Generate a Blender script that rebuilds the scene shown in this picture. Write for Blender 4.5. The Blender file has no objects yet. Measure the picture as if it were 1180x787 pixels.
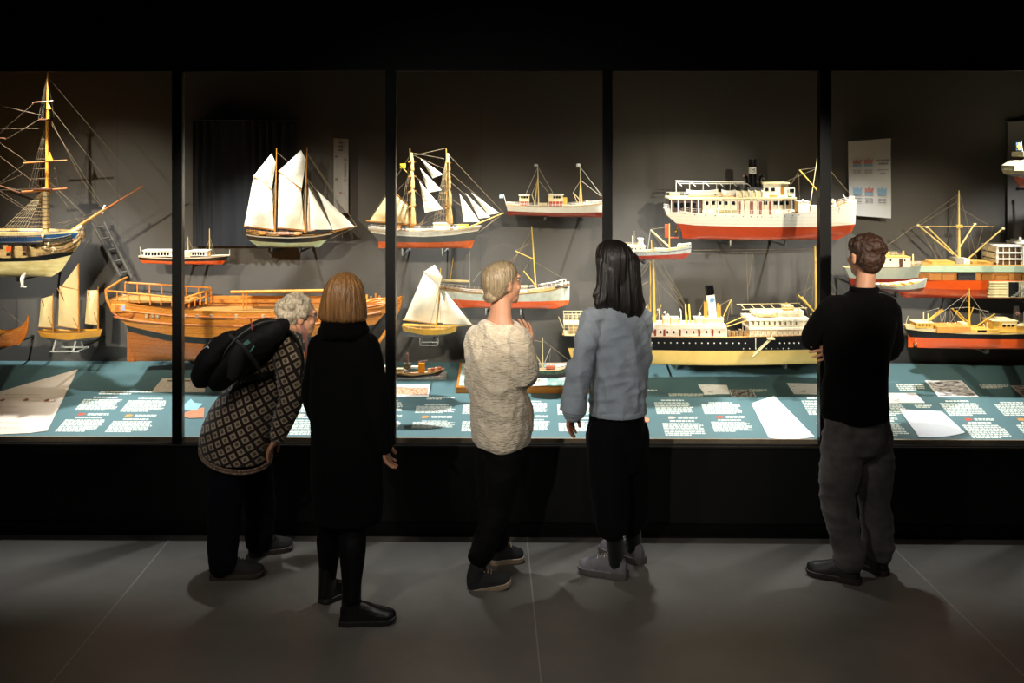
import bpy, bmesh, math, random
from mathutils import Vector, Matrix, noise, Quaternion
R = random.Random(7)
S = bpy.context.scene
COL = S.collection
V = Vector
# ------------------------------------------------------------------ camera frame
FPX, CX, CY, CAMH = 1150.0, 590.0, 175.0, 2.24
YAW = math.atan(0.0131)
FW = V((-math.sin(YAW), math.cos(YAW), 0)); RT = V((math.cos(YAW), math.sin(YAW), 0)); UP = V((0, 0, 1))
GLASS, WALL = 5.80, 6.84
def ray(px, py):
    return FW + RT * ((px - CX) / FPX) + UP * ((CY - py) / FPX)
def at(px, py, Y):
    d = ray(px, py)
    return V((0, 0, CAMH)) + d * (Y / d.y)
DS, DZ0 = 0.25, 0.545          # deck slope, height at the glass
def deckpt(px, py, lift=0.0):
    d = ray(px, py)
    # z = DZ0 + DS*(y-GLASS)
    t = (DZ0 - CAMH - DS * GLASS) / (d.z - DS * d.y)
    p = V((0, 0, CAMH)) + d * t
    return p + V((0, -DS, 1)).normalized() * lift
def floorpt(px, py):
    d = ray(px, py)
    return V((0, 0, CAMH)) + d * (-CAMH / d.z)

# ------------------------------------------------------------------ materials
def lin(c):
    def f(u):
        u /= 255.0
        return u / 12.92 if u <= 0.04045 else ((u + 0.055) / 1.055) ** 2.4
    return (f(c[0]), f(c[1]), f(c[2]), 1.0)
MATS = {}
def nd(nt, typ, **kw):
    n = nt.nodes.new(typ)
    for k, v in kw.items():
        if k in n.inputs.keys(): n.inputs[k].default_value = v
        else: setattr(n, k, v)
    return n
def math_(nt, op, a, b=None, c=None):
    n = nt.nodes.new('ShaderNodeMath'); n.operation = op
    for i, x in enumerate((a, b, c)):
        if x is None: continue
        if isinstance(x, (int, float)): n.inputs[i].default_value = x
        else: nt.links.new(x, n.inputs[i])
    return n.outputs[0]
def mixc(nt, fac, a, b):
    n = nt.nodes.new('ShaderNodeMix'); n.data_type = 'RGBA'
    if isinstance(fac, (int, float)): n.inputs[0].default_value = fac
    else: nt.links.new(fac, n.inputs[0])
    for i, x in ((6, a), (7, b)):
        if isinstance(x, tuple): n.inputs[i].default_value = x
        else: nt.links.new(x, n.inputs[i])
    return n.outputs[2]
def mat(name, c, rough=0.5, metal=0.0, var=0.12, scale=30.0, bump=0.0, bscale=None, stretch=None, c2=None, spec=0.5, sheen=0.0, coat=0.0):
    """plain procedural material: colour varied by noise, optional bump"""
    if name in MATS: return MATS[name]
    m = bpy.data.materials.new(name); m.use_nodes = True
    nt = m.node_tree; b = nt.nodes['Principled BSDF']
    b.inputs['Roughness'].default_value = rough; b.inputs['Metallic'].default_value = metal
    b.inputs['Specular IOR Level'].default_value = spec
    b.inputs['Sheen Weight'].default_value = sheen
    b.inputs['Coat Weight'].default_value = coat
    tc = nd(nt, 'ShaderNodeTexCoord'); mp = nd(nt, 'ShaderNodeMapping')
    nt.links.new(tc.outputs['Object'], mp.inputs['Vector'])
    if stretch: mp.inputs['Scale'].default_value = stretch
    n = nd(nt, 'ShaderNodeTexNoise', Scale=scale, Detail=4.0)
    nt.links.new(mp.outputs[0], n.inputs['Vector'])
    a = lin(c)
    d = lin(c2) if c2 else tuple(x * (1 - var * 2.2) for x in a[:3]) + (1,)
    rp = nd(nt, 'ShaderNodeValToRGB'); rp.color_ramp.elements[0].position = 0.3; rp.color_ramp.elements[1].position = 0.7
    rp.color_ramp.elements[0].color = d; rp.color_ramp.elements[1].color = a
    nt.links.new(n.outputs[0], rp.inputs[0]); nt.links.new(rp.outputs[0], b.inputs['Base Color'])
    if bump:
        n2 = nd(nt, 'ShaderNodeTexNoise', Scale=bscale or scale, Detail=3.0)
        nt.links.new(mp.outputs[0], n2.inputs['Vector'])
        bp = nd(nt, 'ShaderNodeBump', Strength=bump, Distance=0.01)
        nt.links.new(n2.outputs[0], bp.inputs['Height']); nt.links.new(bp.outputs[0], b.inputs['Normal'])
    MATS[name] = m
    return m
def planks(name, c, c2, pitch=0.02, rough=0.4, axis='Z', coat=0.0, line=0.25, tilt=0.0):
    """planked timber: board courses along X, grain, dark seams"""
    if name in MATS: return MATS[name]
    m = mat(name, c, rough, c2=c2, scale=12, stretch=(3, 20, 20), coat=coat)
    nt = m.node_tree; b = nt.nodes['Principled BSDF']
    src = b.inputs['Base Color'].links[0].from_socket
    tc = nd(nt, 'ShaderNodeTexCoord'); sp = nd(nt, 'ShaderNodeSeparateXYZ')
    nt.links.new(tc.outputs['Object'], sp.inputs[0])
    h = sp.outputs[axis]
    if tilt: h = math_(nt, 'ADD', h, math_(nt, 'MULTIPLY', sp.outputs['X'], tilt))
    q = math_(nt, 'DIVIDE', h, pitch)
    f = math_(nt, 'FRACT', q)
    seam = math_(nt, 'LESS_THAN', f, 0.16)
    wn = nd(nt, 'ShaderNodeTexWhiteNoise', noise_dimensions='1D')
    nt.links.new(math_(nt, 'FLOOR', q), wn.inputs['W'])
    k = math_(nt, 'MULTIPLY', wn.outputs[0], 0.35)
    col = mixc(nt, k, src, lin(c2))
    col2 = mixc(nt, math_(nt, 'MULTIPLY', seam, line), col, (0.02, 0.01, 0.005, 1))
    nt.links.new(col2, b.inputs['Base Color'])
    return m
def sailcloth(name, c, seam=0.012, dark=0.12):
    if name in MATS: return MATS[name]
    m = mat(name, c, 0.85, var=0.06, scale=14, bump=0.25, bscale=45, spec=0.2)
    nt = m.node_tree; b = nt.nodes['Principled BSDF']
    src = b.inputs['Base Color'].links[0].from_socket
    tc = nd(nt, 'ShaderNodeTexCoord'); sp = nd(nt, 'ShaderNodeSeparateXYZ')
    nt.links.new(tc.outputs['Object'], sp.inputs[0])
    q = math_(nt, 'DIVIDE', math_(nt, 'ADD', sp.outputs['X'], math_(nt, 'MULTIPLY', sp.outputs['Z'], 0.18)), seam)
    s = math_(nt, 'LESS_THAN', math_(nt, 'FRACT', q), 0.12)
    nt.links.new(mixc(nt, math_(nt, 'MULTIPLY', s, dark), src, (0.25, 0.2, 0.13, 1)), b.inputs['Base Color'])
    return m
WHITE = mat('white_paint', (238, 232, 215), 0.45, var=0.04)
CREAM = mat('cream_paint', (232, 214, 160), 0.45, var=0.06)
YELLOW = mat('yellow_paint', (226, 190, 88), 0.4, var=0.05)
BUFF = mat('buff_spar', (222, 178, 84), 0.45, var=0.12, scale=60)
ORANGEP = mat('orange_paint', (232, 92, 30), 0.3, var=0.04, coat=0.3)
REDP = mat('red_paint', (178, 68, 36), 0.3, var=0.05, coat=0.4)
REDD = mat('dark_red_paint', (142, 46, 30), 0.35, var=0.05)
BLACKP = mat('black_paint', (20, 20, 22), 0.35, var=0.1)
GREYP = mat('grey_paint', (96, 98, 98), 0.4, var=0.06)
PALEG = mat('pale_grey_paint', (168, 176, 164), 0.45, var=0.05)
GREENP = mat('pale_green_paint', (176, 192, 160), 0.4, var=0.06)
BLUEP = mat('blue_paint', (40, 82, 132), 0.4, var=0.1)
SPAR = mat('varnished_spar', (196, 132, 52), 0.35, var=0.2, scale=60, stretch=(3, 3, .4))
DARKW = mat('dark_wood', (92, 52, 24), 0.45, var=0.25, scale=40)
DECKW = planks('deck_planks', (214, 168, 92), (176, 122, 58), 0.006, axis='Y')
ROPE = mat('rope', (150, 130, 96), 0.9, var=0.2)
ROPED = mat('tarred_rope', (70, 58, 42), 0.9, var=0.2)
METAL = mat('grey_metal', (150, 150, 145), 0.35, metal=0.8)
CLEAR = mat('acrylic_mount', (190, 195, 190), 0.2, var=0.03)
DARKM = mat('dark_mount', (34, 33, 32), 0.5)
BRASS = mat('brass', (220, 180, 80), 0.25, metal=1.0)
PANE = mat('model_window_glass', (30, 34, 38), 0.1)
SAIL = sailcloth('white_sailcloth', (236, 228, 206))
SAILT = sailcloth('tan_sailcloth', (226, 204, 150), 0.01, 0.2)
SAILB = sailcloth('furled_sailcloth', (206, 172, 110), 0.01, 0.35)

# ------------------------------------------------------------------ mesh helpers
def new_obj(name, bm, m, parent=None, loc=None, smooth=True):
    me = bpy.data.meshes.new(name)
    bm.normal_update(); bm.to_mesh(me); bm.free()
    for x in (m if isinstance(m, (list, tuple)) else [m]): me.materials.append(x)
    if smooth:
        for p in me.polygons: p.use_smooth = True
    o = bpy.data.objects.new(name, me); COL.objects.link(o)
    if smooth:
        try:
            me.set_sharp_from_angle(angle=math.radians(42))
        except Exception: pass
    if parent is not None: o.parent = parent
    if loc is not None: o.location = loc
    return o
def tag(o, label, cat, group=None, kind=None):
    if label: o['label'] = label
    if cat: o['category'] = cat
    if group: o['group'] = group
    if kind: o['kind'] = kind
    return o
def empty(name, loc, label, cat, group=None):
    o = bpy.data.objects.new(name, None); COL.objects.link(o); o.location = loc
    o.empty_display_size = 0.1
    return tag(o, label, cat, group)
def addbox(bm, lo, hi, mi=0, M=None):
    vs = [bm.verts.new(V((x, y, z)) if M is None else M @ V((x, y, z))) for z in (lo[2], hi[2]) for y in (lo[1], hi[1]) for x in (lo[0], hi[0])]
    for q in ((0, 2, 3, 1), (4, 5, 7, 6), (0, 1, 5, 4), (2, 6, 7, 3), (0, 4, 6, 2), (1, 3, 7, 5)):
        f = bm.faces.new([vs[i] for i in q]); f.material_index = mi
    return vs
def bevelbox(lo, hi, b=0.002):
    bm = bmesh.new(); addbox(bm, lo, hi)
    bmesh.ops.bevel(bm, geom=bm.edges[:], offset=b, segments=2, affect='EDGES', profile=0.7)
    return bm
def rings(bm, rs, closed=True, caps=True, mi=0):
    """skin a list of equal-length rings of points"""
    vv = [[bm.verts.new(p) for p in r] for r in rs]
    n = len(rs[0])
    for a, b in zip(vv, vv[1:]):
        for i in range(n if closed else n - 1):
            j = (i + 1) % n
            f = bm.faces.new((a[i], a[j], b[j], b[i])); f.material_index = mi
    if caps and closed:
        f = bm.faces.new(vv[0][::-1]); f.material_index = mi
        f = bm.faces.new(vv[-1]); f.material_index = mi
    return vv
def catmull(ps, k):
    out = []
    n = len(ps)
    for i in range(n - 1):
        p0, p1, p2, p3 = ps[max(i - 1, 0)], ps[i], ps[i + 1], ps[min(i + 2, n - 1)]
        for j in range(k):
            t = j / k
            out.append(0.5 * ((2 * p1) + (p2 - p0) * t + (2 * p0 - 5 * p1 + 4 * p2 - p3) * t * t + (3 * p1 - p0 - 3 * p2 + p3) * t ** 3))
    out.append(ps[-1])
    return out
def tube(bm, pts, rad, side=None, n=12, k=1, round_caps=False, mi=0):
    """sweep an ellipse along points; rad: scalar or (a along side, b across)"""
    pts = [V(p) for p in pts]
    rd = [V((r, r)) if isinstance(r, (int, float)) else V(r) for r in (rad if isinstance(rad, (list, tuple)) and len(rad) == len(pts) and not (len(pts) == 2 and False) else [rad] * len(pts))]
    if k > 1:
        pts = catmull(pts, k); rd = [V((max(x[0], 1e-5), max(x[1], 1e-5))) for x in catmull(rd, k)]
    if round_caps:
        d0 = (pts[0] - pts[1]).normalized(); d1 = (pts[-1] - pts[-2]).normalized()
        a, b = rd[0], rd[-1]
        pre = [(pts[0] + d0 * (min(a) * math.sin(t)), a * max(math.cos(t), .08)) for t in (1.5, 1.05, .55)]
        post = [(pts[-1] + d1 * (min(b) * math.sin(t)), b * max(math.cos(t), .08)) for t in (.55, 1.05, 1.5)]
        pts = [p for p, _ in pre] + pts + [p for p, _ in post]
        rd = [r for _, r in pre] + rd + [r for _, r in post]
    rs = []
    ref = V(side) if side is not None else None
    for i, p in enumerate(pts):
        t = (pts[min(i + 1, len(pts) - 1)] - pts[max(i - 1, 0)])
        t = t.normalized() if t.length > 1e-9 else V((0, 0, 1))
        if ref is None:
            ref = V((0, 1, 0)) if abs(t.y) < 0.9 else V((1, 0, 0))
        s = ref - t * ref.dot(t)
        if s.length < 1e-5: s = t.orthogonal()
        s.normalize(); w = t.cross(s)
        if side is None: ref = s
        rs.append([p + s * (rd[i][0] * math.cos(2 * math.pi * q / n)) + w * (rd[i][1] * math.sin(2 * math.pi * q / n)) for q in range(n)])
    rings(bm, rs, mi=mi)
def ell(bm, c, r, M=None, seg=20, rng=14):
    m = Matrix.Translation(V(c)) @ Matrix.Diagonal((*r, 1))
    if M is not None: m = M @ m
    bmesh.ops.create_uvsphere(bm, u_segments=seg, v_segments=rng, radius=1.0, matrix=m)
def remesh(o, voxel, smooth=2, disp=None):
    md = o.modifiers.new('r', 'REMESH'); md.mode = 'VOXEL'; md.voxel_size = voxel; md.use_smooth_shade = True
    if smooth:
        sm = o.modifiers.new('s', 'SMOOTH'); sm.iterations = smooth; sm.factor = 0.5
    dg = bpy.context.evaluated_depsgraph_get()
    me = bpy.data.meshes.new_from_object(o.evaluated_get(dg))
    old = o.data
    mts = list(old.materials)
    o.modifiers.clear(); o.data = me
    me.materials.clear()
    for x in mts: me.materials.append(x)
    me.name = o.name
    if disp:
        q = [v.co + v.normal * disp(v.co) for v in me.vertices]
        me.vertices.foreach_set('co', [x for p in q for x in p])
        me.update()
    for p in me.polygons: p.use_smooth = True
    return o
def lerp_poly(pl, t):
    x = pl[0][0] + (pl[-1][0] - pl[0][0]) * t
    for a, b in zip(pl, pl[1:]):
        lo, hi = (a, b) if a[0] <= b[0] else (b, a)
        if lo[0] - 1e-9 <= x <= hi[0] + 1e-9:
            u = 0 if hi[0] == lo[0] else (x - lo[0]) / (hi[0] - lo[0])
            return (x, lo[1] + (hi[1] - lo[1]) * u)
    return (x, pl[-1][1])

class Ship:
    def __init__(s, name, label, px, py, Y, cat='model ship', group=None):
        s.Y = Y; s.loc = at(px, py, Y)
        s.root = empty(name, s.loc, label, cat, group)
        s.ppm = FPX / Y
        s.prof = None
    def P(s, px, py, dy=0.0): return at(px, py, s.Y) - s.loc + V((0, dy, 0))
    def part(s, name, bm, m, parent=None, smooth=True):
        o = new_obj(name, bm, m, parent or s.root, smooth=smooth)
        return o
    def hull(s, lines, mats, beam, bow=1, tm=0.5, kb=2.4, ks=3.0, bs=0.3, q=(0.3, 0.9), name='hull', n=44, deck=None, deckmat=None, flare=0.0):
        """lines: pixel polylines keel..sheer, stern/left end first. beam: half beam in metres.  bow=1: bow at right"""
        L = len(lines); hs = [sum(p[1] for p in l) / len(l) for l in lines]
        vb = [(hs[0] - h) / max(hs[0] - hs[-1], 1e-6) for h in hs]
        rows = []
        for i in range(L - 1):
            kk = 4 if i == 0 else (2 if vb[i + 1] - vb[i] > .12 else 1)
            for j in range(kk): rows.append((i, j / kk))
        rows.append((L - 2, 1.0))
        def hb(t):
            u = t if bow == 1 else 1 - t
            if u > tm: return beam * max(0.0, 1 - ((u - tm) / (1 - tm)) ** kb)
            return beam * (bs + (1 - bs) * max(0.0, 1 - ((tm - u) / tm) ** ks))
        def qq(t):
            u = t if bow == 1 else 1 - t
            e = abs(2 * u - 1) ** 2.5
            return q[0] + (q[1] - q[0]) * e
        def sec(t, i, f):
            a, b = lerp_poly(lines[i], t), lerp_poly(lines[i + 1], t)
            v = vb[i] + (vb[i + 1] - vb[i]) * f
            p = s.P(a[0] + (b[0] - a[0]) * f, a[1] + (b[1] - a[1]) * f)
            w = hb(t) * (v ** qq(t)) * (1 + flare * v) if v > 0 else 0.0
            return p, max(w, 0.0015)
        bm = bmesh.new()
        ts = [0.5 - 0.5 * math.cos(math.pi * j / n) for j in range(n + 1)]
        ts = [0.4 * a + 0.6 * j / n for j, a in enumerate(ts)]
        P_, Q_ = [], []
        for t in ts:
            c1, c2 = [], []
            for (i, f) in rows:
                p, w = sec(t, i, f)
                c1.append(bm.verts.new(p + V((0, -w, 0)))); c2.append(bm.verts.new(p + V((0, w, 0))))
            P_.append(c1); Q_.append(c2)
        for j in range(n):
            for k in range(len(rows) - 1):
                mi = rows[k][0]
                f = bm.faces.new((P_[j][k], P_[j + 1][k], P_[j + 1][k + 1], P_[j][k + 1])); f.material_index = mi
                f = bm.faces.new((Q_[j][k + 1], Q_[j + 1][k + 1], Q_[j + 1][k], Q_[j][k])); f.material_index = mi
            f = bm.faces.new((P_[j][0], Q_[j][0], Q_[j + 1][0], P_[j + 1][0]))
        for j in (0, n):
            for k in range(len(rows) - 1):
                f = bm.faces.new((P_[j][k], P_[j][k + 1], Q_[j][k + 1], Q_[j][k])); f.material_index = rows[k][0]
        bmesh.ops.recalc_face_normals(bm, faces=bm.faces[:])
        o = s.part(name, bm, mats)
        s.hbeam = lambda px: hb(min(1, max(0, (px - lines[-1][0][0]) / (lines[-1][-1][0] - lines[-1][0][0]))))
        s.sheer = lambda px: lerp_poly(lines[-1], min(1, max(0, (px - lines[-1][0][0]) / (lines[-1][-1][0] - lines[-1][0][0]))))[1]
        if deck is not None:
            b2 = bmesh.new(); rr = []
            for t in ts:
                p, w = sec(t, L - 2, 1.0)
                p = p - V((0, 0, deck / s.ppm)); w = max(w - 0.003, 0.001)
                rr.append((p, w))
            th = V((0, 0, -0.003))
            rings(b2, [[p + V((0, -w, 0)), p + V((0, w, 0)), p + V((0, w, 0)) + th, p + V((0, -w, 0)) + th] for p, w in rr])
            s.part('deck', b2, deckmat or DECKW)
        return o
    def spar(s, name, a, b, r0, r1=None, m=None, dy=(0, 0), parent=None, n=8):
        bm = bmesh.new()
        tube(bm, [s.P(a[0], a[1], dy[0]), s.P(b[0], b[1], dy[1])], [r0 / s.ppm, (r1 if r1 is not None else r0) / s.ppm], n=n)
        return s.part(name, bm, m or SPAR, parent)
    def rig(s, segs, m=None, r=0.0010, name='rigging', parent=None):
        bm = bmesh.new()
        for g in segs:
            a, b = g[0], g[1]
            p = s.P(a[0], a[1], a[2] if len(a) > 2 else 0); q_ = s.P(b[0], b[1], b[2] if len(b) > 2 else 0)
            if (p - q_).length > 1e-4: tube(bm, [p, q_], [r, r], n=4)
        return s.part(name, bm, m or ROPE, parent)
    def shrouds(s, mast, top, xs, base, w, m=None, r=0.0009, ratlines=0):
        segs = []
        for sg in (-1, 1):
            for x in xs: segs.append(((mast, top, 0), (x, base, sg * w)))
            for i in range(ratlines):
                f = (i + 1) / (ratlines + 1)
                a = [(mast + (x - mast) * f, top + (base - top) * f, sg * w * f) for x in (xs[0], xs[-1])]
                segs.append((a[0], a[1]))
        return s.rig(segs, m, r, 'shrouds')
    def sail(s, cs, m=None, bil=0.02, dy=0.0, name='sail', parent=None, tw=0.0):
        cs = list(cs)
        if len(cs) == 3: cs = [cs[0], cs[0], cs[1], cs[2]]
        n = 14
        A, B, C_, D = [s.P(c[0], c[1], dy) for c in cs]
        bm = bmesh.new(); grid = []
        for i in range(n + 1):
            u = i / n; row = []
            for j in range(n + 1):
                v = j / n
                p = (A * (1 - u) + B * u) * (1 - v) + (D * (1 - u) + C_ * u) * v
                k = math.sin(math.pi * u) * (0.35 + 0.65 * math.sin(math.pi * v))
                p = p + V((0, -bil * k + tw * (v - .5) + 0.0025 * noise.noise(p * 18 + V((s.loc.x * 5, 0, 0))), 0))
                row.append(p)
            grid.append(row)
        th = V((0, 0.0012, 0))
        vf = [[bm.verts.new(p) for p in r] for r in grid]; vbk = [[bm.verts.new(p + th) for p in r] for r in grid]
        for i in range(n):
            for j in range(n):
                bm.faces.new((vf[i][j], vf[i + 1][j], vf[i + 1][j + 1], vf[i][j + 1]))
                bm.faces.new((vbk[i][j + 1], vbk[i + 1][j + 1], vbk[i + 1][j], vbk[i][j]))
        for i in range(n):
            for (a, b) in (((i, 0), (i + 1, 0)), ((i, n), (i + 1, n)), ((0, i), (0, i + 1)), ((n, i), (n, i + 1))):
                bm.faces.new((vf[a[0]][a[1]], vf[b[0]][b[1]], vbk[b[0]][b[1]], vbk[a[0]][a[1]]))
        bmesh.ops.remove_doubles(bm, verts=bm.verts[:], dist=1e-5)
        bmesh.ops.recalc_face_normals(bm, faces=bm.faces[:])
        return s.part(name, bm, m or SAIL, parent)
    def box(s, name, x0, y0, x1, y1, hw, m, dy=0.0, parent=None, bev=0.0012, slant=0.0):
        a, b = s.P(x0, y1), s.P(x1, y0)
        bm = bevelbox((a.x, dy - hw, a.z), (b.x, dy + hw, b.z), min(bev, abs(b.z - a.z) * .3, abs(b.x - a.x) * .3))
        if slant:
            for v in bm.verts:
                v.co.x += slant * (v.co.z - a.z)
        return s.part(name, bm, m, parent, smooth=False)
    def house(s, name, x0, y0, x1, y1, hw, m, roof=None, rov=1.0, wins=(), wy=None, ww=2.0, wm=None, dy=0.0, rth=1.0, doors=(), dm=None):
        o = s.box(name, x0, y0, x1, y1, hw, m, dy)
        if roof: s.box('roof', x0 - rov, y0 - rth, x1 + rov, y0 + 0.05, hw + rov / s.ppm, roof, dy, o)
        for w in wins:
            s.box('window', w - ww / 2, wy[0], w + ww / 2, wy[1], 0.0015, wm or PANE, dy - hw - 0.0008, o, 0.0003)
        for d in doors:
            s.box('door', d - 1.9, y0 + 1, d + 1.9, y1, 0.0018, dm or DARKW, dy - hw - 0.001, o, 0.0003)
        return o
    def rail(s, pts, h, step=4.0, w=None, m=None, r=0.0009, two=True, name='railing'):
        """posts and rails along pixel polyline (deck edge), h in px"""
        bm = bmesh.new()
        for sg in (-1, 1):
            ww = (lambda x: sg * (w if w is not None else max(s.hbeam(x) - .004, .003)))
            tops = []
            x = pts[0][0]
            while x <= pts[-1][0] + 1e-6:
                t = (x - pts[0][0]) / (pts[-1][0] - pts[0][0])
                _, y = lerp_poly(pts, t)
                a, b = s.P(x, y, ww(x)), s.P(x, y - h, ww(x))
                tube(bm, [a, b], [r, r], n=4); tops.append((a, b))
                x += step
            for (a, b), (c, d) in zip(tops, tops[1:]):
                tube(bm, [b, d], [r, r], n=4)
                if two: tube(bm, [a + (b - a) * .5, c + (d - c) * .5], [r * .8, r * .8], n=4)
        return s.part(name, bm, m or WHITE)
    def dots(s, name, xs, y, r, m, dyf=None):
        """portholes etc: short discs on the near hull side"""
        for x in xs:
            yy = y(x) if callable(y) else y
            d = -(dyf(x) if dyf else s.hbeam(x)) - 0.0005
            bm = bmesh.new()
            p = s.P(x, yy, d)
            tube(bm, [p + V((0, 0.004, 0)), p + V((0, -0.0012, 0))], [r / s.ppm, r / s.ppm], n=8)
            s.part(name, bm, m)
    def flag(s, x0, y0, x1, y1, m, dy=0.0, name='flag'):
        return s.sail([(x0, y0), (x1, y0), (x1, y1), (x0, y1)], m, 0.004, dy, name)
    def mount(s, xs, ky, drop=5, m=None, w=1.2, wall=WALL):
        """wall mount: plate under the keel and an arm back to the case wall"""
        for x in xs:
            bm = bmesh.new()
            a = s.P(x, ky)
            q_ = w / s.ppm; d = drop / s.ppm
            back = wall - 0.012 - s.Y
            addbox(bm, (a.x - q_, -0.02, a.z - d), (a.x + q_, 0.02, a.z + 0.002))
            addbox(bm, (a.x - q_, 0.0, a.z - d - 0.008), (a.x + q_, back, a.z - d + .002))
            addbox(bm, (a.x - q_ * 1.4, back - 0.004, a.z - d - 0.014), (a.x + q_ * 1.4, back + 0.006, a.z - d + 0.008))
            s.part('wall_mount', bm, m or DARKM, smooth=False)
    def cowl(s, x, y0, y1, r, m, dy=0.0, dirx=1, name='ventilator'):
        bm = bmesh.new()
        h = (y1 - y0)
        pts = [s.P(x, y1, dy), s.P(x, y0 + h * .3, dy), s.P(x + dirx * r * .4, y0 + h * .08, dy), s.P(x + dirx * r * 1.5, y0, dy)]
        tube(bm, pts, [r * .6 / s.ppm, r * .6 / s.ppm, r * .8 / s.ppm, r * 1.25 / s.ppm], n=10, k=4)
        return s.part(name, bm, m)
    def cyl(s, name, x, y0, y1, r0, r1, m, dy=0.0, dx=0.0, parent=None, n=20):
        bm = bmesh.new()
        tube(bm, [s.P(x, y1, dy), s.P(x + dx, y0, dy)], [r1 / s.ppm, r0 / s.ppm], n=n)
        return s.part(name, bm, m, parent)
    def boat(s, x0, y0, x1, y1, hb, m, dy=0.0, name='lifeboat', parent=None):
        n = 14; bm = bmesh.new(); rs = []
        for i in range(n + 1):
            t = i / n; w = hb * max(0.02, (1 - abs(2 * t - 1) ** 2.6))
            ex = abs(2 * t - 1) ** 3
            x = x0 + (x1 - x0) * t; top = y0 + (y1 - y0) * (.22 * (1 - ex)); bot = y1 - (y1 - y0) * .45 * ex
            c = [s.P(x, top, dy - w), s.P(x, (top + bot) / 2, dy - w * .92), s.P(x, bot, dy - w * .3), s.P(x, bot, dy + w * .3), s.P(x, (top + bot) / 2, dy + w * .92), s.P(x, top, dy + w)]
            rs.append(c)
        rings(bm, rs)
        bmesh.ops.recalc_face_normals(bm, faces=bm.faces[:])
        return s.part(name, bm, m, parent)
# ------------------------------------------------------------------ the ship models
def masts_simple(s, m, x0, y0, x1, y1, r0=1.0, r1=.5, name='mast'):
    return s.spar(name, (x0, y0), (x1, y1), r0, r1, m)

FROPE = mat('brown_rope', (118, 96, 68), .9, var=.2)
# --- big frigate bow with gilded foremast
s = Ship('frigate_model', 'largest square-rigged warship model, cream bottom, gun ports, long bowsprit, cut by the picture edge', 20, 318, 6.26, group=None)
OLDC = mat('old_cream_bottom', (226, 214, 158), 0.5, c2=(196, 176, 112), scale=9, stretch=(1.5, 1, 4))
OLDW = planks('cream_topside', (222, 198, 138), (186, 150, 92), 0.02)
GILT = mat('gilding', (214, 150, 62), 0.35, metal=0.4, var=0.2, scale=80)
s.hull([[(-190, 319), (60, 318.6), (71.5, 311)], [(-200, 299), (60, 299), (82, 294)], [(-202, 294), (40, 294.5), (86, 289.5)], [(-204, 285), (50, 284.5), (92, 281)], [(-206, 276), (50, 276), (94, 274)], [(-206, 268), (50, 269), (93, 268)], [(-206, 265), (50, 266), (92, 266)]],
       [OLDC, BLACKP, OLDW, OLDW, BLUEP, mat('rail_cream', (224, 200, 140), .5)], 0.19, tm=0.72, kb=2.6, q=(.22, .8), deck=4)
s.box('gun_deck_band', -190, 276.2, 63, 278.2, .192, BLACKP)
for i, x in enumerate((5, 17.5, 29.5, 44, 53)):
    s.box('gun_port', x - 2.5, 278.4, x + 2.5, 282.4, .006, BLACKP, -s.hbeam(x) * .985 - .004)
for i, x in enumerate((-4, 11.9, 28.4, 44.8)):
    d = -s.hbeam(x) * .975 + .014
    p = s.box('port_lid', x - 2.8, 280.8, x + 2.8, 286.2, .005, ORANGEP if i in (1, 2) else DARKW, d - .024)
    s.box('gun_port', x - 2.4, 287, x + 2.4, 291.2, .006, DARKW, d - .021)
    bm = bmesh.new(); a = s.P(x, 289.2, d); tube(bm, [a, a + V((0, -.05, 0))], [.0065, .005], n=8); s.part('cannon', bm, BLACKP)
for i in range(16):
    x = 14 + i * 2.2; s.spar('hammock_crane', (x, 275), (x, 269), .35, .35, BLACKP, (-.186, -.19))
# carved head: beakhead, figurehead rails, scroll, cathead
def sd(x): return -(s.hbeam(min(x, 92)) * .93 + .012)
CARV = mat('carved_timber', (170, 134, 84), .5, c2=(60, 50, 40), scale=60)
for k, (pl, r) in enumerate((([(60, 283), (68, 285.5), (76, 286), (84, 283), (90, 277), (95, 270)], .010), ([(60, 277), (68, 279.6), (77, 279), (86, 275.6), (92.5, 270)], .008), ([(55, 291.6), (64, 289.4), (73, 288.6), (81, 287.6), (88, 283)], .008))):
    bm = bmesh.new(); tube(bm, [s.P(x, y, sd(x) if x < 86 else sd(x) * .6) for x, y in pl], [r] * len(pl), k=4); s.part('head_rail', bm, CARV)
bm = bmesh.new(); ell(bm, s.P(95.5, 269.6, 0), (.017, .016, .032)); ell(bm, s.P(96, 264.4, 0), (.011, .011, .013)); s.part('figurehead', bm, CARV)
bm = bmesh.new(); c = s.P(70, 286.6, sd(70) - .006)
tube(bm, [c + V((math.cos(a * .35) * .019 * (1 - a / 34), 0, math.sin(a * .35) * .019 * (1 - a / 34))) for a in range(30)], [.0042] * 30, n=7); s.part('scrollwork', bm, mat('pale_gilding', (206, 184, 138), .45))
for k in range(4):
    bm = bmesh.new(); tube(bm, [s.P(x, y + k * 2.2, sd(x) - .003) for x, y in ((61, 272.6), (70, 273.2), (79, 272), (86, 269.8))], [(.0055, .004)] * 4, k=3, n=8); s.part('head_timber', bm, mat('dark_carved', (44, 50, 56), .5, c2=(110, 100, 76), scale=70))
for (x, y) in ((61.5, 270), (66.5, 279.4), (63.6, 283)):
    bm = bmesh.new(); ell(bm, s.P(x, y, sd(x) - .004), (.009, .008, .014)); s.part('carved_head', bm, mat('pale_gilding', (206, 184, 138)))
s.spar('bowsprit', (76, 270.5), (122, 240.5), 2.3, 1.7, mat('bowsprit_wood', (186, 140, 78), .4, var=.2))
s.spar('jib_boom', (112, 247), (165, 214), 1.25, .8, mat('jib_boom_wood', (168, 96, 42), .4, var=.2))
s.spar('gammoning', (82, 268), (95, 260), 2.7, 2.5, mat('white_lashing', (226, 216, 190), .8))
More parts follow.
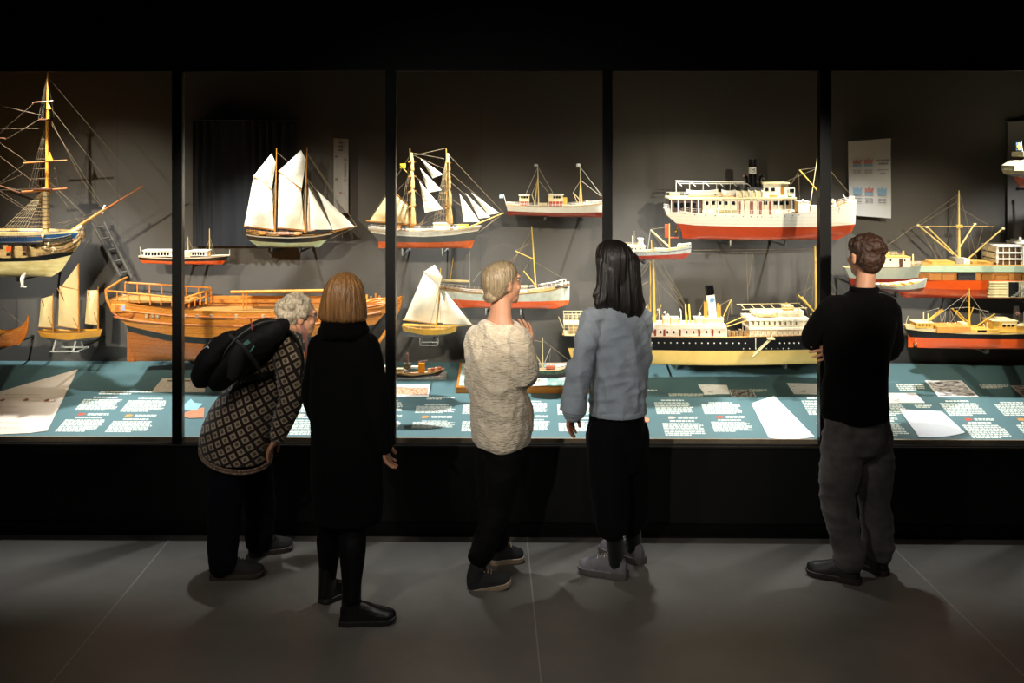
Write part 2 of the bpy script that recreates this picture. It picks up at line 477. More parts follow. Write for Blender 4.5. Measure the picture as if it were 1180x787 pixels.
s.spar('jib_boom_cap', (117.5, 246), (121, 236.5), 1.4, 1.2, WHITE)
lm = s.spar('lower_mast', (53, 268), (52.5, 216), 4.0, 3.6, mat('banded_mast', (196, 170, 120), .5, var=.2))
for k in range(9):
    s.spar('mast_band', (53 - .02 * k, 263.5 - k * 4.6), (53 - .02 * k, 262.9 - k * 4.6), 4.2, 4.2, BLACKP, parent=lm)
s.spar('topmast', (54.5, 222), (54, 137), 2.1, 1.6, mat('gold_mast', (222, 150, 40), .35, var=.1))
s.spar('topgallant_mast', (55.2, 142), (54.8, 84), 1.3, .7, mat('gold_mast'  , (222, 150, 40)))
def top(x, y, hw):
    s.box('fighting_top', x - hw, y, x + hw, y + 1.6, .055, DARKW)
top(52.5, 217, 11); top(54, 137, 5)
for (x0, y0, x1, y1, r) in ((28, 221, 80, 217, 1.4), (30, 188, 80, 184.5, 1.1), (40.5, 118.5, 64, 116.5, .9)):
    s.spar('yard', (x0, y0), (x1, y1), r, r * .7, mat('brown_yard', (150, 88, 38), .45, var=.2) if y0 > 150 else DARKW, (-.03, -.03))
for (x, y, r) in ((59.5, 181, 3.4), (58, 122, 2.6)):
    bm = bmesh.new(); tube(bm, [s.P(x, y + 4, -.02), s.P(x - .6, y - 6, -.02)], [r / s.ppm, .3 / s.ppm], n=10); s.part('mast_cone', bm, mat('gold_mast', (222, 150, 40)))
s.shrouds(51, 218, [14, 19, 24, 28, 32, 36, 40, 44], 267, .18, mat('shroud_rope', (164, 142, 102), .9, var=.2), .0009, 10)
s.shrouds(54, 138, [38, 42, 46, 62], 217, .06, FROPE, .0007, 6)
s.shrouds(54.5, 86, [47, 50, 60], 137, .03, ROPED, .0008)
s.rig([((54, 206), (93.7, 258.8)), ((55, 207.5), (98.5, 249.5)), ((56, 208), (100, 249)), ((59, 139), (95, 208)), ((95, 208), (117.6, 240)), ((58, 141), (119, 238)), ((56, 90), (163, 215)), ((88, 128), (160, 212)), ((55, 120), (140, 229)),
       ((0, 220), (66, 264)), ((0, 224), (62, 262)), ((30, 188), (-40, 240)), ((0, 212), (28, 200)), ((28, 220), (-30, 208)), ((50, 133), (-60, 108)), ((50, 135), (8, 160)), ((50, 218), (-40, 150)), ((34, 188), (-10, 158)), ((45, 148), (-60, 149)), ((54, 217), (0, 219)), ((40, 118), (6, 148)), ((6, 148), (-20, 172)),
       ((66, 260), (116, 242)), ((70, 262), (110, 247)), ((96, 288), (112, 258)), ((97, 284), (120, 246)), ((62, 258), (103, 250))], FROPE, .0007)
s.spar('main_yard', (-60, 152), (12, 160), 1.4, .9, DARKW, (-.05, -.06)); s.spar('main_yard', (-80, 190), (14, 223), 1.5, .9, DARKW, (.1, .1))
bm = bmesh.new()
tube(bm, [s.P(43.5, 325, -.19), s.P(43.5, 317, -.195), s.P(44, 311, -.165)], [.007, .012, .009], k=3); tube(bm, [s.P(41.5, 325.5, -.19), s.P(48, 326, -.19)], [.005, .004])
s.part('clamp', bm, WHITE); s.mount([20], 319, 4)

# --- clinker viking boat at the edge
s = Ship('viking_boat_model', 'small orange clinker-built longship with high curled stem below the frigate', 0, 400, 6.3)
CLINK = planks('clinker_oak', (214, 132, 48), (150, 78, 24), 0.011, tilt=0.12)
s.hull([[(-70, 396), (-20, 401), (12, 400), (27, 392)], [(-76, 380), (-20, 390), (15, 389), (30, 381)], [(-78, 366), (-50, 378), (-10, 384), (16, 380), (26, 375), (31.5, 368)]], [CLINK, CLINK], .09, tm=.5, ks=2.4, bs=.02, q=(.4, .9), deck=3)
bm = bmesh.new(); tube(bm, [s.P(20, 397), s.P(28, 388), s.P(31.5, 376), s.P(32.6, 363.5)], [.009, .011, .009, .008], n=8, k=4); s.part('stem_post', bm, CLINK)
bm = bmesh.new(); tube(bm, [s.P(6.3, 379.6, -.08), s.P(6.3, 379.6, -.09)], [3.6 / s.ppm] * 2, n=20); s.part('shield', bm, mat('yellow_shield', (236, 176, 24), .4))
bm = bmesh.new(); tube(bm, [s.P(-8, 380.5, -.085), s.P(-8, 380.5, -.095)], [3.6 / s.ppm] * 2, n=20); s.part('shield', bm, mat('yellow_shield', (236, 176, 24), .4))
s.spar('mast', (-24, 385), (-24, 320), 1.2, .8, SPAR)
s.rig([((-24, 335), (27, 374))], ROPE, .0012, 'forestay'); s.rig([((-24, 335), (-70, 372))], ROPE, .0012, 'backstay')
s.mount([-10], 400)

# --- three-masted smack with tan sails
s = Ship('tan_sail_smack_model', 'small yellow-hulled fishing smack with three tan sails on a pale cradle', 82, 392, 6.3)
YW = planks('yellow_wood', (236, 176, 60), (206, 140, 40), 0.012, line=.12)
s.hull([[(58, 393), (84, 394), (106, 391.5)], [(48, 387.5), (84, 390), (115, 387.5)], [(46.6, 380), (70, 382), (100, 381.5), (118, 379)]], [GREYP, YW], .075, tm=.55, bs=.45, deck=1.5)
for a, b in (((61.2, 383), (61, 338.5)), ((91, 383), (90.6, 303.5)), ((113, 381), (113, 330.5))):
    s.spar('mast', a, b, 1.0, .6, SPAR)
s.sail([(47.5, 344), (60.4, 340.5), (60, 377), (44.5, 376)], SAILT, .03)
s.sail([(68.5, 330), (89.8, 334), (90, 378.3), (67, 374.8)], SAILT, .035)
s.sail([(89.7, 304.5), (89.8, 333.5), (71.5, 329.4)], SAILT, .012, name='topsail')
s.sail([(100.5, 334.2), (112.4, 334.2), (112.5, 374), (97.8, 372.7)], SAILT, .03)
s.spar('gaff', (68, 329.5), (90.5, 334.3), .55, .5, SPAR); s.spar('boom', (66, 375.3), (91, 379), .6, .5, SPAR); s.spar('boom', (44, 376.5), (61, 378), .5)
s.spar('sprit', (69, 331), (90.5, 377), .45, .4, SPAR, (-.035, -.01)); s.spar('sprit', (103, 335), (112.8, 372), .4, .35, SPAR, (-.03, -.01)); s.spar('sprit', (50, 344), (60.5, 376), .4, .35, SPAR, (-.03, -.01))
bm = bmesh.new()
for sg in (-1, 1):
    tube(bm, [s.P(64, 402.5, sg * .07), s.P(97, 402.5, sg * .07)], [.0055, .0055], n=6)
    for x in (67, 90): tube(bm, [s.P(x, 402.5, sg * .07), s.P(x, 391, sg * .03)], [.006, .006], n=6)
for x in (66, 95): tube(bm, [s.P(x, 402.5, -.07), s.P(x, 402.5, .07)], [.0055, .0055], n=6)
s.part('cradle', bm, CLEAR); s.mount([79], 402, 4)

# --- little passenger steamer
s = Ship('passenger_steamer_model', 'little black and white passenger steamer with orange bottom, low beside the dark curtain', 212, 304, 6.5)
s.hull([[(164, 303), (196, 304.6), (256, 304.6)], [(161.6, 299.4), (200, 300.6), (259.5, 300.3)], [(160.8, 296), (200, 298.2), (242, 296.8), (264, 295)], [(160.6, 294.2), (200.8, 296.4), (241.4, 294.8), (265.3, 293.2)]], [ORANGEP, BLACKP, WHITE], .055, tm=.55, bs=.4, deck=.6)
s.house('saloon', 168, 288.6, 201, 295, .04, WHITE, WHITE, 1.2, wins=[171, 174.6, 178.2, 181.8, 185.4, 189, 192.6, 196.2], wy=(290, 293.4), ww=2.2)
s.house('wheelhouse', 211, 289, 221, 295.6, .035, WHITE, None)
s.box('wheelhouse_top', 216, 290, 223, 294.5, .036, CREAM)
s.house('saloon', 222, 288.9, 241, 294.4, .038, WHITE, WHITE, 1, wins=[224.5, 227.6, 230.7, 233.8, 236.9], wy=(290.2, 293.2), ww=1.9)
s.spar('mast', (216.5, 289), (216.5, 273), .5, .35, BUFF); s.spar('mast', (241.4, 295), (241.4, 263.5), .65, .4, BUFF)
s.rig([((216.5, 274.5), (211, 289)), ((216.5, 274.5), (223, 289)), ((216.5, 275), (218, 289))], ROPE, .0011, 'aft_stays')
s.rig([((241.4, 276), (237, 289)), ((241.4, 272), (248, 293.5)), ((241.4, 276), (245, 293.5))], ROPE, .0011, 'fore_stays')
s.spar('flagstaff', (162.6, 294), (161.2, 284.5), .3, .2, WHITE); s.spar('flagstaff', (264.5, 293), (264.6, 287.5), .3, .2, WHITE)
s.cyl('funnel', 205.5, 280, 295, 1.6, 1.8, BLACKP)
s.mount([206, 222], 304.4, 2)

# --- big wooden hull
s = Ship('wooden_hull_model', 'big bare varnished timber hull model without masts, behind the bent visitor and first post', 290, 416, 6.47)
OAK = planks('varnished_oak', (234, 164, 74), (196, 116, 44), 0.034, .32, coat=.4)
OAKD = planks('lower_oak', (206, 124, 56), (150, 82, 34), 0.03, .4, coat=.3)
s.hull([[(152, 416), (290, 416.5), (412, 416)], [(151.6, 380), (200, 388.5), (270, 392.5), (360, 391), (425, 383)], [(151, 373), (200, 381), (270, 385.5), (360, 384), (432, 374)],
        [(140.5, 361), (165, 365), (214, 368.5), (290, 370.5), (370, 368), (448, 356)], [(134.6, 352), (165, 355), (214, 359), (290, 361), (370, 358), (459, 347)], [(133, 342), (165, 346), (205, 351.5), (290, 354), (370, 352), (415, 347.5), (463, 341.5)]],
       [OAKD, mat('waterline_blue_black', (44, 52, 54), .4), OAK, OAK, OAK], .185, tm=.55, kb=2.6, ks=4, bs=.62, q=(.16, .8), deck=4)
# wales
for (ya, yb, r) in (((140.5, 361), (448, 356), .008), ((134.6, 352), (459, 347), .006)):
    bm = bmesh.new()
    for sg in (-1, 1):
        pl = [(140.5, 361), (165, 365), (214, 368.5), (290, 370.5), (370, 368), (440, 357.5)] if ya[1] > 355 else [(136, 352), (165, 355), (214, 359), (290, 361), (370, 358), (452, 347.6)]
        pts = []
        for k in range(40):
            x, y = lerp_poly(pl, k / 39)
            pts.append(s.P(x, y, sg * (s.hbeam(x) * .985 + .001)))
        tube(bm, pts, [r] * 40, n=6)
    s.part('wale', bm, OAKD)
s.box('sternpost', 150, 372, 156, 416.3, .02, OAKD)
s.box('rudder', 147.2, 374, 150.2, 416.3, .012, OAKD)
# stern gallery / quarter badge
s.box('quarter_gallery', 138, 346.5, 164, 356, .012, OAK, -.128, bev=.004)
s.box('gallery_window', 149.5, 347.6, 154.5, 354, .004, mat('pale_window', (170, 170, 190), .2), -.142)
s.box('gallery_window', 143, 348, 147, 354, .004, OAKD, -.142)
bm = bmesh.new(); tube(bm, [s.P(140, 357, -.128), s.P(150, 363, -.126), s.P(158, 362, -.13), s.P(166, 356, -.14)], [.006, .012, .012, .006], k=4); s.part('gallery_bracket', bm, OAKD)
# poop rails on both sides, front rail
def prail(sg, pl, h, step, w, name='poop_rail'):
    bm = bmesh.new(); prev = None
    x = pl[0][0]
    while x <= pl[-1][0] + .01:
        _, y = lerp_poly(pl, (x - pl[0][0]) / (pl[-1][0] - pl[0][0]))
        a, b = s.P(x, y, sg * w), s.P(x, y - h, sg * w)
        tube(bm, [a, b], [.0045, .0045], n=6)
        if prev is not None: tube(bm, [prev, b], [.0065, .0065], n=6)
        prev = b; x += step
    s.part(name, bm, OAK)
prail(-1, [(132, 342), (219, 351)], 10.5, 12.4, .13); prail(1, [(135, 340), (236, 346)], 11.5, 14.4, .13)
bm = bmesh.new()
for k in range(6):
    yy = -.13 + .26 * k / 5; x = 219 + 17 * k / 5
    tube(bm, [s.P(x, 352, yy), s.P(x, 340.6 - k * .8, yy)], [.006, .006], n=6)
tube(bm, [s.P(219, 340.6, -.13), s.P(236, 336.6, .13)], [.007, .007], n=6); tube(bm, [s.P(219, 346.6, -.13), s.P(236, 342.6, .13)], [.005, .005], n=6)
s.part('break_rail', bm, OAK)
s.box('poop_deck', 134, 343.5, 226, 345.5, .12, DECKW)
bm = bmesh.new(); tube(bm, [s.P(131.5, 330.5, -.13), s.P(136, 324, .05), s.P(137, 322.5, .13)], [.007, .007, .006], k=3); tube(bm, [s.P(131.5, 331, -.13), s.P(133, 342, -.128), s.P(139, 357, -.115)], [.008, .009, .008], k=3); s.part('taffrail', bm, OAK)
s.box('far_bulwark', 232, 345.2, 372, 353, .006, OAK, .165)
for x in (246, 262, 297, 315, 335, 352): s.box('cleat', x, 349.5, x + 4, 351, .004, OAKD, .157)
s.spar('spare_spar', (267, 336), (400, 333.6), 1.7, 1.5, mat('pine_spar', (226, 160, 72), .4, var=.15), (-.02, -.02)); s.spar('spare_spar', (278, 337.8), (398, 336.6), 1.3, 1.2, SPAR, (.03, .03))
for x in (281, 285, 380):
    s.spar('gallows_post', (x, 355), (x, 338), 1.0, 1.0, OAK, (-.02, -.02))
for i, (x, y0) in enumerate(((424, 338.6), (428, 341), (432.5, 338.6), (436, 342), (419, 343))): s.box('bitt', x - 1, y0, x + 1, 350, .01, OAK, -.04 + .03 * i)
bm = bmesh.new()
for k in range(5):
    tube(bm, [s.P(418, 350 - k * 1.2 + 3, -.09), s.P(440, 349 - k * 2.4 + 3, -.06), s.P(463 - k * 1.4, 341.5 + k * 3.3, -.012)], [.006, .006, .006], k=4)
tube(bm, [s.P(462.5, 341, 0), s.P(459, 356, 0), s.P(449, 375, 0), s.P(434, 398, 0), s.P(418, 416, 0)], [.013, .013, .012, .012, .012], k=4)
s.part('stem_and_head_rails', bm, OAK)
bm = bmesh.new(); a = s.P(290, 361.3, -.193); addbox(bm, (a.x - .28, a.y - .006, a.z - .003), (a.x - .06, a.y + .012, a.z + .003)); s.part('channel', bm, DARKW)
for x in (178, 185, 191, 222, 236, 252, 280, 310, 326): s.box('hull_fitting', x, 357, x + 3.4, 361.5, .004, mat('worn_timber', (206, 176, 140), .5, var=.3), -s.hbeam(x) * .985 - .002)
s.mount([220, 340], 416, 3)

# --- white ketch
s = Ship('white_sail_ketch_model', 'two-masted model with tall white fore-and-aft sails, dark hull and pale green bottom', 335, 285, 6.45)
s.hull([[(297, 284.4), (330, 285.2), (368, 284.7)], [(287, 276), (300, 277.6), (335, 279), (360, 278.4), (377, 276)], [(285, 270.6), (300, 272.4), (336, 273.5), (365, 272.3), (382, 270)], [(284.6, 269.6), (300, 271.4), (336, 272.6), (365, 271.4), (384, 268.6)], [(284, 267), (300, 269.6), (336, 270.6), (365, 269.4), (386, 266.6)]],
       [GREENP, BLACKP, WHITE, BLACKP], .085, tm=.6, kb=2.2, bs=.4, q=(.4, .9), deck=1)
s.box('rudder', 290.5, 273.5, 295.5, 283, .006, BLACKP); s.box('keel', 296, 283.8, 362, 285.6, .005, BLACKP)
s.spar('mast', (316.7, 270), (318.8, 170.5), 1.15, .55, SPAR); s.spar('mast', (351.3, 268), (353.8, 169.5), 1.2, .55, SPAR)
s.sail([(292.3, 203), (313.8, 218.2), (315.4, 264), (281.5, 259.5)], SAIL, .05)
s.sail([(313, 176.9), (318.2, 187), (313.2, 217.4), (292.6, 202.4)], SAIL, .025, -.004, 'topsail')
s.sail([(321.5, 197.3), (346.8, 218.8), (350.6, 264.6), (319.9, 261.6)], SAIL, .05)
s.sail([(347, 173), (352.8, 183), (347.8, 217.2), (321.5, 196.9)], SAIL, .025, -.004, 'topsail')
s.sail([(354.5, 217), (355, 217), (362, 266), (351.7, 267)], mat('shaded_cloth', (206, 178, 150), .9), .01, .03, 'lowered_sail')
s.sail([(355.9, 215.4), (383, 264.3), (358, 264.3)], SAIL, .03, name='foresail')
s.sail([(366.3, 219.5), (408.7, 260.8), (384, 265)], SAIL, .03, -.01, name='jib')
s.spar('gaff', (292, 202.4), (314.5, 218.8), .65, .6, SPAR, (-.01, -.01)); s.spar('gaff', (321, 196.8), (348, 219.4), .65, .6, SPAR, (-.01, -.01))
s.spar('boom', (281, 260.5), (317, 265.2), .7, .7, SPAR); s.spar('boom', (319.6, 262.6), (352, 266.2), .7, .7, SPAR)
s.spar('bowsprit', (378, 269), (411, 260.3), 1.0, .6, SPAR)
s.rig([((353.5, 175), (411, 260.4)), ((353, 205), (400, 263)), ((353.5, 208), (384.5, 265)), ((353.6, 177), (383, 221)), ((411, 261), (381, 275)), ((318.6, 175), (353, 205)), ((394, 264.5), (394.5, 274))], ROPE, .0011)
s.shrouds(317.5, 208, [311, 316, 321], 269, .08, ROPE); s.shrouds(352.5, 208, [346, 351, 356], 269, .08, ROPE)
s.rail([(286, 267.5), (318, 270), (352, 270)], 3.2, 5, None, SPAR, .0013)
s.box('deckhouse', 322, 266, 334, 270.5, .035, DARKW); s.box('skylight', 300, 266.5, 307, 269.8, .03, SPAR); s.box('companion_hatch', 340, 267, 346, 270.5, .03, SPAR)
s.mount([314], 285.6, 4, wall=6.70); s.mount([346], 285.6, 4)

# --- barkentine with furled square sails
s = Ship('barkentine_model', 'two-masted ship with bundled sails, white jibs, grey hull, orange-red bottom and yellow flag', 490, 286, 6.42)
s.hull([[(437, 286), (490, 286.2), (543.5, 286)], [(436.6, 278), (490, 278.2), (547, 277)], [(430, 268), (450, 270), (490, 271.6), (525, 269.6), (551, 266)], [(428, 266.4), (450, 268.6), (490, 270.2), (525, 268.2), (552, 264.6)], [(425, 262), (455, 264.6), (490, 265.2), (525, 263.4), (556, 259.6)]],
       [mat('red_oxide', (222, 110, 56), .35), GREYP, WHITE, mat('white_bulwark', (226, 220, 204), .45)], .105, tm=.6, kb=2.6, bs=.42, q=(.24, .85), deck=2)
s.box('rudder', 436, 270, 441.6, 286, .006, mat('red_oxide', (222, 110, 56)))
for x in (473.5, 515.5):
    s.spar('mast', (x + 1, 265), (x - 1.3, 171), 1.5, .6, SPAR)
for (x0, x1, yt, yb, nm) in ((474.6, 476, 177, 259, 'a'), (516.4, 518.4, 178, 258, 'b')):
    for g in range(4):   # each stowed sail hangs bundled along the mast
        ya, yc = yt + (yb - yt) * g / 4, yt + (yb - yt) * (g + 1) / 4 - 1.5
        bm = bmesh.new()
        for st in range(3):
            pts = []; rr = []
            for k in range(7):
                f = k / 6; F_ = (g + f) / 4
                pts.append(s.P(x0 + (x1 - x0) * F_ + (st - 1) * (1.1 + .7 * F_) * (.4 + .6 * f) + .3 * R.uniform(-1, 1), ya + (yc - ya) * f, -.02 - .012 * (st == 1)))
                rr.append((.9 + .7 * F_ + .9 * math.sin(math.pi * (.15 + .7 * f)) * (.6 + .4 * F_)) / s.ppm)
            tube(bm, pts, rr, n=9, k=2, round_caps=True)
        s.part('furled_sail', bm, SAILB)
    for k in range(4):
        y = yt + 9 + k * 17; s.spar('yard', (x0 - .2, y), (x0 + .6, y + 1.2), 1.0, 1.0, SPAR, (-.16, .2))
    bm = bmesh.new(); pts = [s.P(x0 - 2.4 + .6 * math.sin(k * 2.1), yt + 10 + (yb - yt - 12) * k / 11, .02) for k in range(12)]
    tube(bm, pts, [(1.0 + .5 * math.sin(k)) / s.ppm for k in range(12)], n=8); s.part('furled_sail', bm, mat('bunt_brown', (170, 122, 60), .8, var=.3))
s.sail([(450, 218.5), (470.6, 238), (471.6, 257.8), (426, 254.3)], SAILT, .04, name='spanker')
s.sail([(484.8, 183), (510, 200.8), (498.6, 205.5)], SAIL, .012, name='staysail'); s.sail([(484, 193.4), (509, 219), (493.8, 222)], SAIL, .012, -.01, name='staysail'); s.sail([(483.8, 209), (510.6, 240.6), (490, 245)], SAIL, .015, -.02, name='staysail')
s.sail([(529.4, 223), (553, 255.7), (534.6, 255.7)], SAIL, .012, name='jib'); s.sail([(536.6, 222.6), (564.6, 250), (552, 251.8)], SAIL, .012, name='jib'); s.sail([(543, 221.7), (575, 245.3), (563, 247.8)], SAIL, .012, name='jib')
s.spar('bowsprit', (543, 261), (580.4, 245.6), 1.1, .6, BUFF)
s.spar('boom', (422, 254.6), (474, 259.4), .7, .6, SPAR); s.spar('gaff', (450, 217), (474, 240), .6, .5, SPAR); s.spar('monkey_gaff', (461, 190), (472, 202), .5, .4, BUFF)
s.flag(461, 188.5, 467.5, 194, mat('yellow_flag', (232, 206, 40), .7))
s.shrouds(472.6, 182, [461, 465, 469, 479], 263, .1, ROPE, .0009, 9); s.shrouds(514.4, 182, [500, 504, 508, 512, 521], 262, .1, ROPE, .0009, 9)
s.rig([((474, 176), (512, 183)), ((474, 178), (513, 195)), ((474, 180), (513, 171)), ((474, 200), (514, 232)), ((472, 215), (514, 250)), ((476, 262), (514, 240)), ((478, 262), (514, 246)), ((482, 261), (514, 220)), ((485, 260), (512, 205)), ((514, 175), (580, 245.6)), ((514, 195), (575, 247)), ((514, 205), (565, 250)), ((514, 225), (556, 254)), ((580, 246), (549, 270)), ((577, 247), (546, 272)), ((425, 255), (472, 180)), ((426, 256), (471, 205)), ((436, 262), (472, 218))], ROPE, .0010)
s.house('deckhouse', 500, 257.6, 519, 264.5, .035, WHITE, WHITE, .6); s.house('cabin', 445, 259.5, 462, 264.5, .04, SPAR); s.house('galley', 528, 258.5, 540, 263.5, .03, mat('yellow_house', (214, 168, 60), .5))
s.rail([(426, 262), (455, 264.4), (490, 265), (540, 261.5)], 2.6, 5, None, WHITE, .0009)
s.mount([464, 510], 286.2, 7, CLEAR, .7)

# --- white steamer with red bottom, flags
s = Ship('white_steamer_model', 'slim white steamer with red bottom and two flagged masts, high beside the third post', 640, 250, 6.45)
s.hull([[(585, 247.8), (640, 249.8), (699, 250.6)], [(585, 243), (640, 244.6), (700, 244.4)], [(583.4, 236.2), (608, 237.6), (652, 238.2), (680, 236), (701.5, 233.4)], [(583, 235), (608, 236.7), (652, 237.3), (679.7, 235), (702, 232.2)]], [REDD, WHITE, mat('white_rail', (236, 226, 196), .5)], .085, tm=.55, kb=2.4, bs=.35, deck=1)
for (n_, x0, x1, yt, ym, yb, wn) in (('aft_deckhouse', 598.5, 610, 225.2, 231.8, 236.6, [601.5, 604.5, 607.5]), ('bridge_house', 632, 648.6, 224.6, 231.8, 237, [638.5, 641.5, 644.5])):
    o = s.house(n_, x0, yt, x1, ym, .04, CREAM, WHITE, .9, wins=wn, wy=(225.8, 228.2), ww=2.6)
    s.box('lower_house', x0 + .6, ym, x1 - .6, yb, .038, mat('red_cabin', (176, 62, 30), .5), parent=o)
    for k in range(5): s.spar('stanchion', (x0 + .5 + k * (x1 - x0 - 1) / 4, ym), (x0 + .5 + k * (x1 - x0 - 1) / 4, yb), .18, .18, WHITE, (-.043, -.043), o)
s.house('pilot_cabin', 648.8, 227.5, 653.2, 236.8, .034, mat('yellow_house', (214, 168, 60)))
s.cyl('funnel', 635.5, 222.8, 230, 2.0, 2.2, CREAM); s.cowl(633, 224, 236, 1.2, WHITE)
s.spar('mast', (620.8, 237), (619.6, 190), .75, .4, CREAM); s.spar('mast_leg', (619.4, 206), (616, 236.5), .5, .5, BUFF, (0, -.05)); s.spar('mast_leg', (619.6, 206), (617, 236.5), .5, .5, BUFF, (0, .05))
s.spar('mast', (669.8, 236), (668.6, 189), .8, .4, CREAM); s.spar('mast_leg', (669, 208), (667, 235.6), .45, .5, BUFF, (0, -.05)); s.spar('mast_leg', (669, 208), (671.6, 235.6), .45, .5, BUFF, (0, .05))
s.spar('derrick', (660.4, 222), (670, 232), .5, .45, CREAM); s.spar('derrick', (660.6, 222), (665.8, 235), .45, .4, CREAM); s.spar('derrick', (612.8, 224), (616.5, 236), .45, .4, CREAM)
s.rig([((620.7, 194), (637, 222)), ((620.8, 208), (632.5, 222.5)), ((619.6, 208), (612.8, 224)), ((669.7, 194), (699, 233)), ((669.6, 208), (692, 226)), ((669, 208), (660.4, 222)), ((619.6, 193), (605, 226))], mat('pale_stay', (216, 206, 180), .8), .0012)
s.flag(615.6, 189, 619.6, 192, mat('grey_flag', (200, 206, 206), .8)); s.flag(664, 188.6, 668.5, 192.8, mat('white_flag', (240, 232, 220), .8)); s.flag(575.6, 224.4, 580.4, 228.4, mat('pale_blue_flag', (170, 196, 206), .8))
s.spar('flagstaff', (583.6, 236), (580.4, 224), .4, .3, WHITE)
s.rail([(584, 235), (608, 236.7), (652, 237.3), (700, 232.4)], 2.4, 4, None, WHITE, .0008)
s.boat(620, 233, 630, 236.5, .014, CREAM, -.05)
s.box('windlass', 675, 231.5, 678, 235, .02, CREAM); s.spar('ensign_staff', (691.6, 233), (691.6, 228), 1.2, 1.2, DARKW)
s.mount([628, 672], 250, 3)

# --- white-sailed cutter
s = Ship('white_cutter_model', 'small yellow cutter with tall white mainsail and jib on a clear stand', 495, 388, 6.22)
s.hull([[(466, 387.6), (490, 388.6), (515, 386)], [(465, 380.6), (490, 384), (518, 383.6), (525.6, 381.6)], [(463.7, 374), (483, 376.2), (512, 377.3), (526.6, 374.5)]], [GREYP, mat('yellow_varnish', (232, 182, 66), .35, var=.1)], .085, tm=.55, bs=.45, deck=1.2)
s.box('rudder', 464, 381, 469, 387.6, .005, GREYP)
s.sail([(488.6, 314), (507, 331), (502.8, 372.6), (466, 367.6)], SAIL, .045); s.sail([(501, 304.8), (509.5, 318.8), (506.8, 330.6), (488.6, 313)], SAIL, .015, -.004, 'topsail')
s.sail([(507.4, 336), (521, 372), (504, 372)], SAIL, .012, .01, 'staysail'); s.sail([(513.5, 336), (543.8, 373.4), (510, 373)], SAIL, .025, -.006, 'jib')
s.spar('mast', (502.4, 378), (507.8, 309), 1.0, .5, BUFF); s.spar('boom', (464, 368.4), (503, 373.4), .65, .6, BUFF); s.spar('gaff', (488, 312.6), (507.4, 331.4), .6, .5, BUFF); s.spar('bowsprit', (520, 376), (545, 374.2), .8, .5, BUFF)
for x in (472, 486, 497, 518): s.spar('stanchion', (x, 376.5), (x, 373), .4, .4, CREAM, (-.07, -.07))
s.rig([((507.4, 315), (544, 374)), ((506.6, 330), (496, 377, -.08)), ((506.6, 330), (509, 377, -.08)), ((506.6, 330), (499, 377, .08)), ((488, 312), (507, 312)), ((502, 373), (502.4, 378))], ROPE, .001)
bm = bmesh.new()
for sg in (-1, 1):
    tube(bm, [s.P(485, 388, sg * .05), s.P(485, 396, sg * .05), s.P(504.6, 396, sg * .05), s.P(504.6, 387, sg * .05)], [.0035] * 4, n=6)
for x in (485, 504.6): tube(bm, [s.P(x, 396, -.05), s.P(x, 396, .05)], [.0035, .0035], n=6)
s.part('stand', bm, CLEAR); s.mount([495], 396, 3, w=.8)

# --- whale catcher
s = Ship('whale_catcher_model', 'white ship with orange-red bottom and thin yellow mast behind the cream jumper', 600, 355, 6.5)
s.hull([[(530, 354.6), (590, 355.4), (640, 355.8)], [(520, 350), (590, 351), (655, 350.5)], [(509, 343.6), (545, 344.6), (600, 345.4), (656, 346)], [(506, 333), (542, 336.4), (598, 337.6), (632.9, 334.2), (656.4, 329.6)], [(505.6, 330.5), (542, 334.7), (598, 336), (632.9, 332.6), (656.6, 327.7)]], [ORANGEP, ORANGEP, mat('pale_white_hull', (214, 218, 206), .45), mat('timber_strake', (170, 140, 104), .5)], .1, tm=.55, kb=3, bs=.35, deck=1.2)
s.spar('mast', (617.6, 332), (612.6, 260.5), .95, .6, YELLOW); s.spar('yard', (594, 289.3), (614.7, 298.6), .6, .5, YELLOW); s.spar('derrick', (603.4, 312), (616.8, 328.6), .65, .6, YELLOW)
s.spar('mast', (541.3, 331), (541, 285), .6, .4, PALEG); s.spar('crutch', (519, 321), (522.4, 297), .4, .35, BUFF); s.spar('derrick', (545, 325), (553.5, 312.8), .45, .4, PALEG)
s.spar('covered_boom', (508, 323), (541, 324.2), 1.5, 1.5, CREAM)
s.rig([((603.4, 312), (598.5, 329)), ((603.4, 312), (613.8, 296)), ((612.7, 265), (575, 330)), ((613.5, 300), (651, 322)), ((549, 304), (554, 313)), ((541, 290), (515, 323)), ((541, 290), (570, 331)), ((594, 289), (613, 280)), ((613, 275), (560, 331))], ROPE, .001)
s.rig([((623, 327.5), (638, 325.4)), ((638, 325.4), (651.6, 321.4)), ((651.6, 321.4), (652.4, 328)), ((648, 322.6), (648, 329))], WHITE, .003, name='gun_catwalk')
s.rail([(506, 330.4), (542, 334.7), (598, 336), (656, 327.7)], 3, 5, None, WHITE, .0009)
s.house('deckhouse', 556, 322, 592, 336.5, .045, WHITE, WHITE, 1, wins=[562, 570, 578, 586], wy=(325, 329), ww=2.6); s.cyl('funnel', 575, 306, 323, 4, 4.2, BUFF)
s.house('winch_house', 597, 330.4, 607.5, 337, .03, mat('grey_green_house', (150, 160, 150), .5), CREAM, .5); s.box('gun_platform', 640, 330.2, 654, 331.4, .03, DARKM)
s.mount([600, 560], 355.4, 6, CLEAR, .6)

